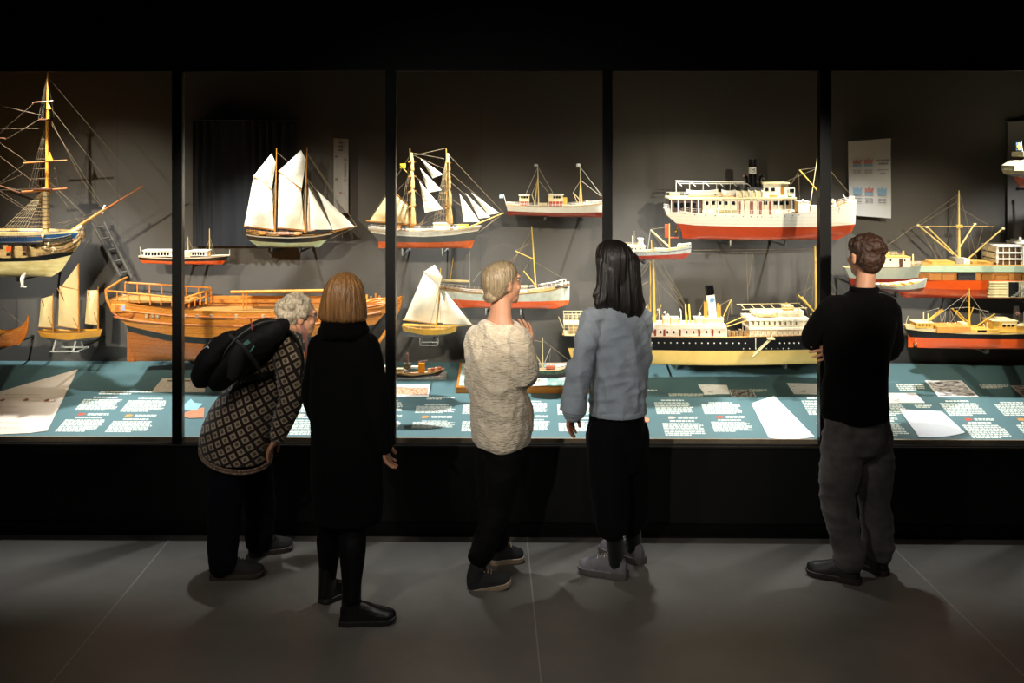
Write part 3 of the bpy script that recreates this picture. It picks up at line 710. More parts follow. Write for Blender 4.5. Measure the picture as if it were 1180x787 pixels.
# --- Nordstjernan-like coastal passenger steamer
s = Ship('coastal_steamer_model', 'largest white passenger steamer with deep red bottom and tall black funnel', 870, 277, 6.44)
PLW = planks('white_plated', (240, 234, 218), (232, 224, 206), .022, .4, line=.12)
s.hull([[(787, 274.8), (853, 277.2), (944, 276.4), (966, 275.8)], [(785, 266), (853, 270), (944, 270), (981, 267.5)], [(779, 257), (800, 259), (885, 260.6), (940, 260.3), (985.4, 258.4)], [(768, 248), (800, 251), (885, 252.8), (940, 250.5), (986.2, 245)], [(764.6, 239.2), (797, 244.2), (885, 246.3), (919, 243.5), (956.7, 238.6), (986.8, 229.6)]], [REDP, REDP, PLW, PLW], .115, tm=.6, kb=3.2, ks=3, bs=.3, q=(.2, .75), deck=1)
s.box('rudder', 766, 258.5, 771.5, 273.6, .006, REDP); s.box('stern_frame', 771, 273, 782, 274.6, .006, REDP)
bm = bmesh.new()
for k in range(4):
    a = k * math.pi / 2 + .3; c = s.P(779.6, 266.4, 0); M_ = Matrix.Translation(c) @ Matrix.Rotation(a, 4, 'X') @ Matrix.Translation((0, 0, .019)) @ Matrix.Rotation(.6, 4, 'Z')
    ell(bm, (0, 0, 0), (.003, .0085, .017), M_, 10, 8)
ell(bm, s.P(778.6, 266.4), (.012, .006, .006), None, 10, 8)
s.part('propeller', bm, BRASS)
mh = s.house('main_deckhouse', 807, 230.4, 908, 246.5, .085, mat('ivory_house', (240, 228, 198), .45), None, wins=[811.6, 819, 826.3, 833.3, 841.7, 878.4, 889.6, 896.6, 902.6], wy=(231.2, 235.2), ww=4.2, doors=[848.6, 862.6, 872.4, 884.3], dm=mat('mahogany_door', (140, 52, 24), .4))
s.box('deck_bench', 822, 240.6, 845, 243.6, .006, mat('green_gold_bench', (176, 160, 90), .5), -.095, mh)
s.house('aft_saloon', 772, 231, 807, 243.6, .06, mat('dark_mahogany', (84, 44, 24), .4), None, wins=[777, 784, 791, 798], wy=(233, 239), ww=4)
bd = s.box('boat_deck', 768.6, 226.6, 913, 228.8, .105, CREAM)
for k in range(19):
    x = 771 + k * 7.6
    s.spar('deck_stanchion', (x, 228.8), (x, 244 + (2 if x > 800 else 0)), .35, .35, WHITE, (-.1, -.105))
s.rail([(766, 239.6), (797, 244.2), (885, 246.3), (912, 244.4)], 4.4, 3.8, None, WHITE, .0008)
s.rail([(770, 226.6), (876, 226.6)], 4.5, 5.4, .1, mat('light_rail', (220, 214, 200), .5), .0008)
aw = s.spar('awning_ridge', (779.6, 209), (858.6, 210), .7, .7, WHITE)
for sg in (-1, 1):
    s.spar('awning_edge', (779.8, 211 if sg < 0 else 208.6), (858, 211.4 if sg < 0 else 209.6), .35, .35, WHITE, (sg * .075, sg * .075), aw)
for k in range(6):
    x = 780 + k * 15.6
    s.spar('awning_rafter', (x, 209), (x + 3.4, 214), .4, .35, WHITE, (0, -.08), aw); s.spar('awning_post', (x, 209.4), (x, 226.8), .3, .3, WHITE, (.03, .03), aw)
for (x0, x1) in ((788.5, 825), (829, 845)):
    s.boat(x0, 217.4, x1, 225.6, .028, WHITE, -.07); s.box('boat_chock', x0 + 2, 225, x1 - 2, 226.8, .02, DECKW, -.07)
s.box('deck_skylight', 772, 222, 781, 226.6, .03, BUFF); s.box('raft', 826, 221.4, 846, 225.6, .02, mat('raft_wood', (206, 156, 78), .5), -.02)
s.house('funnel_casing', 845, 219.5, 877, 226.8, .06, CREAM, None)
s.box('casing_grating', 859, 216, 877, 222.6, .05, BLACKP)
f = s.cyl('funnel', 867.4, 183.4, 224, 4.3, 4.9, mat('gloss_black', (12, 12, 13), .15), dx=-.3)
s.cyl('funnel_band', 867.1, 192.4, 200.2, 4.55, 4.65, mat('white_band', (232, 224, 200), .4), parent=f, dx=-.1)
# dark emblem on the band: an open letter-like shield
bm = bmesh.new()
for pl in ([(865.4, 193.8), (865.4, 197.2), (866.2, 198.6), (867.6, 198.8), (868.6, 197.4), (868.6, 193.8)], [(866.4, 194.6), (867.4, 196.6)], [(867.4, 194.6), (866.6, 196.8)]):
    pts = [s.P(x, y, -math.sqrt(max((4.75 / s.ppm) ** 2 - ((x - 867.1) / s.ppm) ** 2, 0))) for x, y in pl]
    tube(bm, pts, [.0022] * len(pts), n=5)
s.part('funnel_emblem', bm, mat('emblem_navy', (40, 38, 60), .5), f)
for (x, dr, mm) in ((859.6, -1, REDP), (874.6, 1, BLACKP)):
    c = s.cowl(x, 203, 223, 2.4, mat('gloss_black', (12, 12, 13)), -.03, dr)
    bm = bmesh.new(); p = s.P(x + dr * 3.7, 203, -.03); tube(bm, [p, p + V((dr * .004, 0, 0))], [2.4 / s.ppm] * 2, n=12); s.part('cowl_mouth', bm, mm, c)
for k in range(5): s.cowl(846 + k * 7.5, 219.6, 226.8, 1.5, WHITE, -.075, -1)
wh = s.house('wheelhouse', 876.4, 211.6, 905, 228.8, .07, mat('ivory_house', (240, 228, 198)), CREAM, 1.4, wins=[880.5, 887.7], wy=(216, 219.6), ww=4, rth=1.8)
s.box('door', 896.6, 215, 900.4, 223, .002, SPAR, -.0715, wh); s.box('name_board', 883.4, 224, 892.4, 228, .002, mat('orange_board', (216, 140, 50), .5), -.0715, wh); s.box('side_light', 904.6, 225, 909, 228.6, .008, mat('green_light', (60, 110, 40), .4), -.07)
s.house('bridge_wing', 905, 216, 912.4, 228.8, .075, mat('ivory_house', (240, 228, 198)), None, wins=[909], wy=(217, 221), ww=5)
s.spar('foremast', (933, 240), (942.8, 176), .6, .35, CREAM); s.spar('derrick', (919, 196), (947, 227), .85, .7, YELLOW, (-.05, -.03)); s.spar('foremast', (951, 240), (951, 186), 1.2, .8, YELLOW)
s.rig([((919, 196), (950, 192, -.03)), ((920.4, 200), (921.4, 232)), ((919.6, 199), (912, 212)), ((883, 209), (875, 200)), ((951, 190), (985, 230)), ((951, 190), (906, 209))], ROPE, .0009)
s.house('fore_cargo_house', 918, 232.6, 930, 244, .05, WHITE, WHITE, .5); s.box('hatch', 932, 236.6, 942, 242.5, .045, PALEG); s.cowl(921, 230.6, 240, 1.6, WHITE, -.05, 1)
s.cowl(944, 231.6, 241, 1.6, WHITE, -.04, -1); s.cowl(960, 231, 239, 2.0, WHITE, -.03, -1)
for k, (x, h) in enumerate(((963, 4), (966, 5), (969, 4), (974, 3.4))): s.box('windlass', x - 1.3, 236.5 - h - (x - 960) * .22, x + 1.3, 238.5 - (x - 960) * .3, .014, mat('winch_bronze', (150, 124, 90), .4), -.02 + .015 * k)
s.spar('anchor_davit', (978, 233), (971.5, 224.4), .6, .5, WHITE); s.spar('anchor_davit', (978, 233), (981, 225.5), .4, .4, WHITE)
s.rail([(955, 238.8), (986, 229.8)], 4.2, 4.2, None, WHITE, .0008)
s.dots('porthole', [787, 798, 810, 821, 832, 841, 852, 861, 868, 873, 884, 891, 899, 908, 915, 939, 963], lambda x: s.sheer(x) + 2.6, .55, PANE, lambda x: s.hbeam(x) * .99)
s.mount([841, 905], 277.2, 5.5, METAL, 1)

# --- small coaster
s = Ship('coaster_model', 'little white coaster with red bottom and slanting derricks beside the black hair', 755, 299, 6.2)
PW = mat('pale_blue_white', (206, 212, 210), .4)
s.hull([[(718, 300), (760, 299.4), (786, 299.2), (791, 296.4)], [(716, 294.4), (745, 293.6), (783, 292), (796, 291)], [(715, 291), (745, 290.8), (770, 289.6), (796.4, 286.6)], [(715, 290.4), (745, 290.2), (770, 289), (796.4, 286)], [(714, 289), (745.5, 288.6), (768.4, 287.4), (780.6, 285.6), (796.6, 282.6)]], [mat('faded_red', (190, 74, 58), .4), PW, BLACKP, PW], .06, tm=.55, kb=2.8, bs=.4, deck=.6)
s.house('accommodation', 720, 283.6, 742.6, 288.8, .045, WHITE, WHITE, .5, wins=[727.4, 731.4, 736.8], wy=(284.9, 286.6), ww=1.2)
s.house('wheelhouse', 735, 275.4, 740.8, 283.2, .03, WHITE, WHITE, .4)
s.cyl('funnel', 730.6, 266.6, 283, 1.7, 2.0, mat('grey_funnel', (120, 112, 100), .4)); s.cyl('ventilator', 728.6, 271.6, 283, .9, 1, WHITE, -.02)
s.rail([(718, 283.4), (735, 283.4)], 3, 2.4, .04, BUFF, .0008)
s.spar('mast', (771.4, 288), (771.4, 257.4), .8, .6, YELLOW); s.spar('mast', (751, 288), (750.5, 276.4), .7, .6, YELLOW)
s.spar('derrick', (749.7, 264.6), (771, 283.6), .55, .5, CREAM, (-.02, -.01)); s.spar('derrick', (750.6, 266), (771, 285), .4, .4, CREAM, (.03, .02)); s.spar('samson_post', (746.4, 287.6), (749.6, 264.4), .5, .4, PALEG)
s.rig([((749.7, 264.5), (771.4, 261)), ((750, 266), (766, 287)), ((749, 266), (747, 287)), ((771, 270), (771.4, 283))], ROPE, .0011)
bm = bmesh.new(); ell(bm, s.P(783.4, 283.4), (.016, .02, .017), None, 14, 10); s.part('whaleback', bm, WHITE)
s.rail([(784, 284.8), (796.4, 282.6)], 2.8, 2.4, None, WHITE, .0012)
s.box('hatch', 754, 286, 767, 288.4, .03, PALEG); s.mount([742], 299.6, 3)

# --- big liner with the yellow bottom
s = Ship('yellow_bottom_liner_model', 'long steamship model with broad yellow bottom, black topsides and white funnel', 830, 419, 6.42)
YB = mat('yellow_bottom', (246, 208, 120), .35, var=.03)
s.hull([[(668, 419.2), (830, 419.3), (985, 418.6)], [(659, 414.5), (830, 414.6), (1000, 413)], [(654, 400), (830, 400.2), (1006, 398.5)], [(649, 386.5), (830, 387), (1010, 383)], [(648, 384.6), (830, 385), (1011, 380)]], [YB, YB, BLACKP, mat('black_sheer', (30, 28, 28), .4)], .125, tm=.6, kb=3.4, ks=2.6, bs=.35, q=(.14, .7), deck=.6)
s.dots('porthole', [672 + 7 * k for k in range(27)] + [893 + 5.4 * k for k in range(10)], 391.2, .72, WHITE, lambda x: s.hbeam(x) * .985)
s.dots('porthole', [852, 859, 866, 878, 884, 891, 897, 903], 397.4, .55, WHITE, lambda x: s.hbeam(x) * .975)
for (y0, y1) in ((360.6, 372.4), (372.4, 384.4)):
    s.box('poop_deck', 649.5, y0 + 10.4, 690, y1 + .3, .075, CREAM)
    bm = bmesh.new()
    for k in range(9):
        x = 650 + k * 4.9
        for sg in (-1, 1): tube(bm, [s.P(x, y0, sg * .074), s.P(x, y1, sg * .074)], [.0014, .0014], n=4)
    for sg in (-1, 1):
        for yy in (y0, y0 + 3, y0 + 6): tube(bm, [s.P(649.5, yy, sg * .074), s.P(690, yy, sg * .074)], [.0016 if yy == y0 else .0008] * 2, n=4)
    s.part('poop_rail', bm, CREAM)
s.house('poop_house', 656, 373, 690, 384.6, .05, mat('cream_teak_house', (196, 166, 116), .5), None)
s.spar('ensign_staff', (649, 378), (643.5, 364.6), .4, .3, CREAM)
BRD = mat('ivory_house', (240, 228, 198))
ds = s.house('deck_saloon', 690, 376.2, 835, 385, .085, mat('white_red_house', (232, 218, 200), .5), None, wins=[752 + 7.4 * k for k in range(11)], wy=(378.5, 381.5), ww=1.6)
for x in (753, 763.4, 781, 803, 818): s.box('red_door', x - 1.2, 376.8, x + 1.2, 384.4, .002, mat('mahogany_door', (140, 52, 24)), -.0865, ds)
s.box('boat_deck', 690, 371.8, 834, 376, .09, mat('white_fascia', (244, 232, 204), .45))
s.house('engine_casing', 764, 366.5, 782, 372, .05, CREAM, WHITE, .5); s.house('engine_casing', 800, 366.5, 832, 372, .05, CREAM, WHITE, .5)
def mastset(x, yt, yb, r):
    s.spar('mast', (x + 1.4, yb), (x - .3, yt), r, r * .55, YELLOW)
mastset(753, 290, 384, 2.0); s.spar('mast_derrick', (749, 372), (748.6, 301), .7, .6, BUFF, (-.03, -.03))
s.spar('derrick', (733.4, 331.5), (752.5, 372), .7, .6, CREAM, (-.04, 0)); s.spar('derrick', (745, 350), (753, 370), .7, .6, YELLOW, (-.04, 0)); s.spar('derrick', (761, 350), (754, 370), .7, .6, YELLOW, (-.04, 0))
s.rig([((755, 301), (789.6, 352)), ((755.6, 304), (786.6, 353.6)), ((762, 301), (790, 351)), ((754, 321), (788, 356)), ((752, 322), (733.4, 331.5)), ((752, 296), (690, 372)), ((752, 300), (700, 372)), ((753, 296), (744, 372, -.08)), ((753, 296), (748, 372, -.09)), ((753, 296), (758, 372, -.09)), ((753, 296), (762, 372, -.08)), ((753, 296), (748, 372, .09)), ((753, 296), (760, 372, .09))], ROPE, .0011)
for x in (790.4, 794.6): s.spar('kingpost', (x, 372), (x, 350.8), 1.05, .95, YELLOW, (-.02, .02))
for (x, y) in ((758.4, 355), (766, 358), (769.5, 361), (783.4, 355.4), (804, 360), (772, 364)): s.cowl(x, y, 372, 1.3, WHITE, -.05, -1 if x < 800 else 1)
for k in range(6): s.spar('ventilator_post', (762 + k * 9.4, 372), (762 + k * 9.4, 361 + (k % 3) * 2), .5, .5, BUFF, (-.06, -.06))
f = s.spar('funnel', (822.6, 374), (817.2, 330), 5.2, 4.9, mat('white_funnel', (246, 240, 222), .35), n=24)
s.spar('funnel_top', (818.4, 339.4), (817.1, 329), 5.15, 5.1, mat('gloss_black', (12, 12, 13)), parent=f, n=24)
bm = bmesh.new(); p = s.P(819.6, 345, -.0285); tube(bm, [p + V((0, .004, 0)), p + V((0, -.001, 0))], [3.0 / s.ppm] * 2, n=20); s.part('funnel_disc', bm, mat('blue_disc', (120, 160, 190), .4), f)
bm = bmesh.new(); p = s.P(819.6, 345, -.030); tube(bm, [p + V((-.006, 0, .004)), p + V((.006, 0, .004))], [.0016, .0016], n=5); tube(bm, [p + V((0, 0, -.008)), p + V((0, 0, .008))], [.0016, .0016], n=5); s.part('funnel_emblem', bm, mat('blue_dark', (70, 110, 150), .4), f)
for (x, y) in ((811.4, 347.6), (813.6, 345.4), (826.6, 349), (829, 350.6)): s.cyl('steam_pipe', x, y, 373, .9, 1.1, mat('brass_pipe', (216, 160, 70), .35), -.02)
s.spar('derrick', (842.8, 345), (831.6, 369), .65, .6, BUFF); s.spar('derrick_post', (843.2, 346), (843.4, 362), .3, .3, CREAM); s.spar('derrick', (835.6, 371.6), (858, 361.8), .6, .55, BUFF, (-.05, -.05)); s.spar('derrick', (835, 374), (860, 366), .55, .5, BUFF, (-.08, -.08))
s.rig([((842.6, 345), (829, 352)), ((842.8, 346), (838, 370)), ((812, 346), (800, 371)), ((826, 352), (836, 371))], ROPE, .0012)
for (x, h) in ((838, 6), (842, 4), (847, 5), (851, 7), (856, 5)): s.box('deck_winch', x - 1.5, 384.8 - h, x + 1.5, 385, .02, mat('winch_bronze', (150, 124, 90)), -.05)
# bridge: three white tiers with open galleries
for (x0, x1, y0, y1, hw) in ((862, 926, 377, 385, .08), (860, 926, 366.8, 374.6, .075), (868, 924, 357, 363.8, .05)):
    h = s.house('bridge_house', x0, y0, x1, y1, hw, BRD, None, wins=[x0 + 5 + 6.1 * k for k in range(int((x1 - x0 - 6) / 6.1))], wy=(y0 + 1.8, y1 - 2.6), ww=1.7, wm=mat('house_window', (110, 96, 78), .3))
s.box('bridge_deck', 859, 374.4, 927.4, 376.7, .105, mat('white_fascia', (244, 232, 204))); s.box('bridge_deck', 857, 363.6, 927.2, 366.8, .1, mat('white_fascia', (244, 232, 204)))
s.box('upper_bridge', 866, 357.6, 922, 360.6, .06, mat('white_fascia', (244, 232, 204)))
for k in range(12):
    x = 860 + k * 6.05
    s.spar('gallery_post', (x, 366), (x, 385), .4, .4, WHITE, (-.102, -.102)); s.spar('gallery_post', (x, 366), (x, 385), .4, .4, WHITE, (.102, .102))
    if k < 11: s.spar('awning_post', (x - 4, 353 if k else 357), (x - 4 if k else 853, 364), .35, .35, CREAM, (-.08, -.08))
s.spar('awning_ridge', (852, 354.4), (926, 352.6), .5, .5, CREAM, (-.08, -.08)); s.spar('awning_ridge', (852, 353), (926, 351.4), .5, .5, CREAM, (.08, .08))
for k in range(7): s.spar('awning_rafter', (856 + k * 11.5, 354.2), (856 + k * 11.5, 352.8), .35, .35, CREAM, (-.08, .08))
s.house('chart_house', 902, 352.6, 912, 364, .04, BUFF, CREAM, .6); s.cyl('compass', 906, 348.6, 352.6, .9, 1, BUFF); s.boat(868, 358, 892, 363.5, .03, CREAM, -.07)
mastset(939.6, 283, 384, 1.9)
s.spar('derrick', (917.6, 339), (942, 363), .95, .8, YELLOW, (-.05, 0)); s.spar('derrick', (925.8, 343), (943, 365), .95, .8, YELLOW, (.04, 0)); s.spar('derrick', (930, 360), (941, 364), .8, .8, YELLOW, (-.08, -.02)); s.spar('derrick', (962, 340), (943, 364), .9, .8, YELLOW, (-.05, 0))
s.rig([((917.6, 339), (940.4, 329)), ((925.6, 343), (940.4, 318)), ((937.6, 287), (936, 340)), ((937.8, 290), (926, 343)), ((917.6, 339), (922, 372)), ((925.7, 343), (933, 372)), ((939.6, 287), (798, 288.4)), ((939.6, 289), (798, 292)), ((860, 291), (862, 352)), ((868, 291.6), (862.6, 330)), ((940.6, 296), (985, 372)), ((940.6, 305), (978, 374)), ((941, 315), (970, 378)), ((941, 330), (962, 340)), ((940.6, 288), (1005, 378)), ((939.6, 296), (928, 384, -.1)), ((939.6, 296), (933, 384, -.1)), ((939.6, 296), (950, 384, -.1)), ((939.6, 296), (950, 384, .1))], ROPE, .0010)
s.house('forward_house', 946, 372, 968, 382, .06, BRD, WHITE, .6); s.box('forward_hatch', 972, 377, 990, 381.5, .05, BUFF)
ld = s.spar('gangway', (884, 385.6), (862, 406), .9, .9, CREAM, (-.13, -.135)); s.spar('gangway_rail', (884, 382.6), (862, 402.6), .35, .35, CREAM, (-.14, -.145), ld); s.box('gangway_platform', 878, 384.6, 886, 386.4, .02, CREAM, -.14, ld)
s.spar('boat_boom', (865.4, 385), (865.4, 398), .4, .4, WHITE, (-.13, -.13))
s.spar('rudder_post', (660.6, 392), (662, 416), .8, .8, YB)
s.rig([((651, 386), (668, 398)), ((655, 386), (668, 394))], WHITE, .0016, name='stern_brace')
s.mount([777, 905], 419.4, 4, METAL, 1.2)

# --- sectional cargo liner at the end of the case
s = Ship('cutaway_cargo_ship_model', 'long red-bottomed cargo ship model with cut-open hull and four slanting derricks', 1110, 343, 6.52)
HOLD = planks('stacked_timber', (206, 136, 60), (140, 84, 34), .012, tilt=.0)
s.hull([[(1041, 342.8), (1100, 343), (1262, 343.4)], [(1036, 338), (1100, 338.4), (1265, 338.4)], [(1033, 331), (1100, 331), (1268, 331)], [(1030, 320.6), (1100, 320.4), (1270, 320.4)]], [REDD, REDP, ORANGEP], .125, bow=-1, tm=.6, kb=3, bs=.4, q=(.16, .7), deck=0, deckmat=DARKW)
s.box('hold_cargo', 1046, 311.6, 1256, 320.4, .105, HOLD)
for k in range(8):
    x = 1063 + k * 15
    if k != 2: s.box('cargo_pile', x, 313.4 + (k * 7 % 3), x + 13, 320.5, .112, mat('pale_timber', (216, 150, 72), .5, c2=(176, 106, 44), scale=90, stretch=(1, 1, 6)))
s.box('coal_stack', 1094.6, 312, 1114.6, 320.5, .122, mat('black_bales', (30, 26, 26), .7, bump=.6, bscale=160))
s.box('main_deck', 1036, 304.4, 1262, 310.6, .128, GREENP); s.box('deck_planking', 1040, 303.4, 1262, 304.5, .122, DECKW); s.box('hatch_covers', 1070, 300.4, 1096, 303.6, .06, BUFF); s.box('hatch_covers', 1116, 300.4, 1158, 303.6, .06, BUFF)
s.box('cutaway_face', 1129, 321.4, 1258, 339.6, .004, mat('cutaway_cream', (196, 184, 140), .5), -.128)
for k in range(6): s.box('deck_edge', 1129.5 - k * .5, 322 + k * 3.1, 1149, 323.2 + k * 3.1, .007, CREAM, -.13)
s.box('engine_room', 1151, 322, 1162, 338.6, .005, BLACKP, -.13)
for k in range(9): s.box('engine_stair', 1153 + k * 2.6, 337.6 - k * 1.7, 1158 + k * 2.6, 338.8 - k * 1.7, .006, mat('stair_grey', (150, 146, 130), .5), -.134)
for k in range(5): s.box('machinery', 1164 + k * 3.2, 327 + k * .8, 1166.4 + k * 3.2, 339, .008, mat('machine_pale', (206, 200, 176), .4), -.132)
s.spar('mast', (1105, 304), (1105, 219.5), 1.9, .5, mat('pale_mast', (218, 188, 110), .45, var=.06), n=12); s.spar('crosstree', (1059, 260.6), (1145, 260.6), .3, .3, BUFF, (-.01, -.01)); s.box('mast_band', 1101.4, 259, 1108.6, 262.4, .012, BUFF)
for (a, b, d) in (((1059, 259.6), (1099.6, 295.8), -.06), ((1067, 261), (1103, 294.4), .06), ((1133.6, 259.6), (1107.4, 291), .06), ((1144.4, 261.4), (1110.6, 297.4), -.06)):
    s.spar('derrick', a, b, .85, 1.0, mat('pale_mast', (218, 188, 110)), (d * 2.2, d)); s.box('derrick_head', a[0] - 1.6, a[1] - .8, a[0] + 1.6, a[1] + 1.2, .008, CREAM, d * 2.2)
s.house('mast_house', 1107, 297.4, 1114, 304, .05, WHITE, None); s.house('mast_house', 1097.4, 296.6, 1106.6, 304, .05, mat('net_grey', (150, 146, 132), .7), None)
s.rig([((1104, 224), (1092, 303, -.12)), ((1104, 224), (1094, 303, .12)), ((1106, 224), (1118, 303, -.12)), ((1106, 224), (1116, 303, .12)), ((1059, 260), (1104, 232)), ((1104, 224), (1013, 290)), ((1144, 262), (1134, 303)), ((1059, 260), (1082, 303)), ((1067, 261), (1088, 303)), ((1133, 260), (1122, 303)), ((1144, 262), (1106, 240)), ((1116, 268), (1118, 300)), ((1070, 280), (1084, 303)), ((1136, 280), (1136, 303))], ROPE, .0009)
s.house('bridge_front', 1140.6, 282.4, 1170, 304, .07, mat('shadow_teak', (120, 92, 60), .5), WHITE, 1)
for y in (281.6, 288.8, 296): s.box('gallery_deck', 1139.6, y, 1170, y + 1.6, .105, WHITE)
for k in range(5): s.spar('gallery_post', (1140.6 + k * 7, 283), (1140.6 + k * 7, 304), .5, .5, WHITE, (-.1, -.1))
s.box('gallery_end', 1139.6, 283, 1142.4, 301, .1, WHITE)
s.house('accommodation_block', 1169, 279.4, 1215, 308, .11, WHITE, WHITE, .6, wins=[1174, 1180, 1186, 1192, 1198], wy=(291, 295.4), ww=4); s.box('window_row', 1171, 301, 1212, 304.6, .003, PANE, -.111)
s.house('upper_bridge', 1171, 276, 1206, 279.4, .08, WHITE, None); s.cyl('vent_post', 1172.2, 272.6, 280, 1.4, 1.3, WHITE, -.04); s.cyl('funnel', 1195, 255, 279, 7, 7.4, BUFF)
s.mount([1112, 1180], 343.4, 3.6, METAL, 1)

# --- grey naval vessel
s = Ship('grey_cargo_vessel_model', 'pale grey ship model with white deckhouse beside the head of the man in black', 1035, 326, 6.2)
s.hull([[(982, 331), (1030, 331), (1055, 329.6)], [(978, 320), (1030, 320), (1057.6, 320)], [(972, 307.6), (1015, 306.8), (1046, 306.4), (1062, 304.2)]], [REDD, PALEG], .08, tm=.5, kb=2.6, bs=.4, q=(.2, .8), deck=.6)
s.house('deckhouse', 990, 295.8, 1045.6, 306.6, .05, WHITE, BUFF, .6, wins=[1023, 1039], wy=(298, 300), ww=1.6, doors=[1034.6])
s.rail([(992, 295), (1040, 295)], 4, 5, .045, CREAM, .0009); s.cyl('ventilator', 1041, 289, 295.4, 1.1, 1.3, BUFF); s.cyl('mooring_post', 1052.2, 292.8, 305, .9, 1.0, CREAM); s.cowl(1021, 291, 296, 1.4, BUFF, -.02)
s.rail([(1046, 306.2), (1061, 304.4)], 2.6, 3, None, PALEG, .001)
s.mount([1000], 331, 3)

# --- white rowing boat
s = Ship('open_boat_model', 'small open white boat with brown bottom and yellow thwarts, in front of the grey ship', 1040, 336, 5.98)
s.hull([[(1020, 336), (1040, 336.6), (1062, 335.6)], [(1014, 331.8), (1040, 332.4), (1066, 331)], [(1007, 326.6), (1028, 327.6), (1048, 325.6), (1068.4, 320.4)]], [mat('brown_bottom', (130, 62, 46), .4), mat('boat_white', (216, 222, 210), .4)], .075, tm=.5, kb=2.2, ks=3, bs=.35, q=(.35, .8))
bm = bmesh.new()
pts = [s.P(x, lerp_poly([(1008, 327), (1028, 328), (1048, 326), (1066, 321.6)], (x - 1008) / 58)[1] + 2, 0) for x in range(1010, 1065, 3)]
tube(bm, pts, [(max(s.hbeam(1010 + 3 * i) - .006, .004), .002) for i in range(len(pts))], side=(0, 1, 0), n=8); s.part('floorboards', bm, mat('yellow_floor', (214, 160, 60), .5))
for x in (1018, 1030, 1042, 1052): s.box('thwart', x - 1.2, 326.8 - max(0, x - 1040) * .12, x + 1.2, 327.6 - max(0, x - 1040) * .12, max(s.hbeam(x) - .008, .01), mat('yellow_thwart', (226, 176, 80), .5))
s.mount([1033], 336.4, 5)

# --- orange freighter
s = Ship('orange_bottom_freighter_model', 'freighter model with bright orange bottom, black topsides and cream decks, low under the cutaway ship', 1120, 402, 6.4)
s.hull([[(1056, 400.4), (1120, 402.2), (1290, 403)], [(1048, 388), (1075, 388.4), (1120, 388), (1294, 387.4)], [(1043, 378.6), (1060, 380.4), (1076, 381.6), (1110, 382.4), (1146, 382), (1296, 379)], [(1042, 373.6), (1060, 375), (1076, 377.4), (1110, 380.4), (1146, 381), (1296, 376)]], [ORANGEP, BLACKP, CREAM], .105, tm=.5, kb=3, ks=2.2, bs=.2, q=(.2, .9), deck=1, deckmat=mat('ochre_deck', (216, 166, 70), .5))
s.box('rudder', 1046.4, 385.4, 1052, 400, .006, ORANGEP); s.box('stern_aperture', 1052.2, 386.6, 1056.6, 400, .004, BLACKP)
bm = bmesh.new()
for k in range(4):
    M_ = Matrix.Translation(s.P(1054, 393.4, -.008)) @ Matrix.Rotation(k * math.pi / 2 + .2, 4, 'X') @ Matrix.Translation((0, 0, .016)) @ Matrix.Rotation(.7, 4, 'Z'); ell(bm, (0, 0, 0), (.003, .008, .015), M_, 10, 8)
s.part('propeller', bm, mat('pale_propeller', (220, 210, 170), .35))
OCH = mat('ochre_house', (222, 176, 78), .45, var=.08)
s.house('poop_house', 1052, 371, 1072, 376.6, .05, OCH, CREAM, .6, wins=[1056, 1060, 1064, 1068], wy=(372.4, 374), ww=1.2); s.box('aft_bulwark', 1074, 374, 1112, 381, .085, mat('apricot', (222, 150, 66), .5))
s.box('fore_bulwark', 1112, 377, 1144, 381.4, .09, OCH); s.box('hatch', 1119, 377.4, 1129, 379.6, .004, BLACKP, -.092); s.house('mast_house', 1106, 371.4, 1113, 377.6, .04, CREAM, None)
h = s.house('bridge_house', 1138.4, 368.4, 1166, 381, .07, OCH, CREAM, .8, wins=[1151, 1156, 1161], wy=(372, 374.4), ww=3.6); s.box('bridge_front', 1148.6, 369.6, 1165.4, 372.2, .072, CREAM, parent=h)
s.house('wheelhouse', 1148, 365.6, 1160, 368.6, .04, CREAM, None)
s.house('midship_deck', 1166, 374, 1230, 381, .07, OCH, CREAM, .6)
f = s.cyl('funnel', 1171, 352.6, 375, 3, 3.4, mat('grey_black_funnel', (62, 58, 56), .35)); bm = bmesh.new()
for k in range(6):
    a = k * math.pi / 3; p = s.P(1171, 360.6, -.019); tube(bm, [p, p + V((math.cos(a) * .014, 0, math.sin(a) * .014))], [.0022, .0012], n=5)
s.part('funnel_star', bm, mat('pink_star', (228, 190, 180), .5), f); bm = bmesh.new(); ell(bm, s.P(1171, 360.6, -.0185), (.006, .004, .006), None, 10, 8); s.part('funnel_star_centre', bm, REDP, f)
s.cowl(1177.6, 358, 374, 1.4, BUFF, -.03)
s.spar('mast', (1117, 378), (1117, 332.6), 1.3, .5, mat('gold_spar', (222, 176, 64), .4)); s.spar('mast', (1064.4, 373), (1064.4, 359.4), .6, .6, CREAM); s.spar('mast', (1069.4, 373), (1069.4, 361), .6, .6, CREAM)
for (a, b, d) in (((1095, 355.4), (1115.6, 374), -.05), ((1104, 358), (1116, 373), .05), ((1129, 356.6), (1118, 374), .05), ((1139, 359), (1120, 375), -.05), ((1081.6, 355), (1066.6, 370), -.04), ((1090, 358.4), (1071, 371.6), .04)): s.spar('derrick', a, b, .78, .8, mat('gold_spar', (222, 176, 64)), (d * 1.8, d))
s.rig([((1095, 355.4), (1117, 354)), ((1117, 354), (1139, 359)), ((1117, 336), (1104, 358)), ((1095, 356), (1095, 376)), ((1104, 358), (1092, 377)), ((1096, 358), (1102, 377)), ((1139, 359), (1136, 378)), ((1129, 357), (1130, 378)), ((1064.4, 360), (1081.6, 355)), ((1081.6, 355), (1086, 376)), ((1090, 358.6), (1084, 376)), ((1090, 358.6), (1088, 377)), ((1117, 338), (1138, 368)), ((1117, 336), (1071, 371))], mat('pale_stay', (216, 206, 180)), .0006)
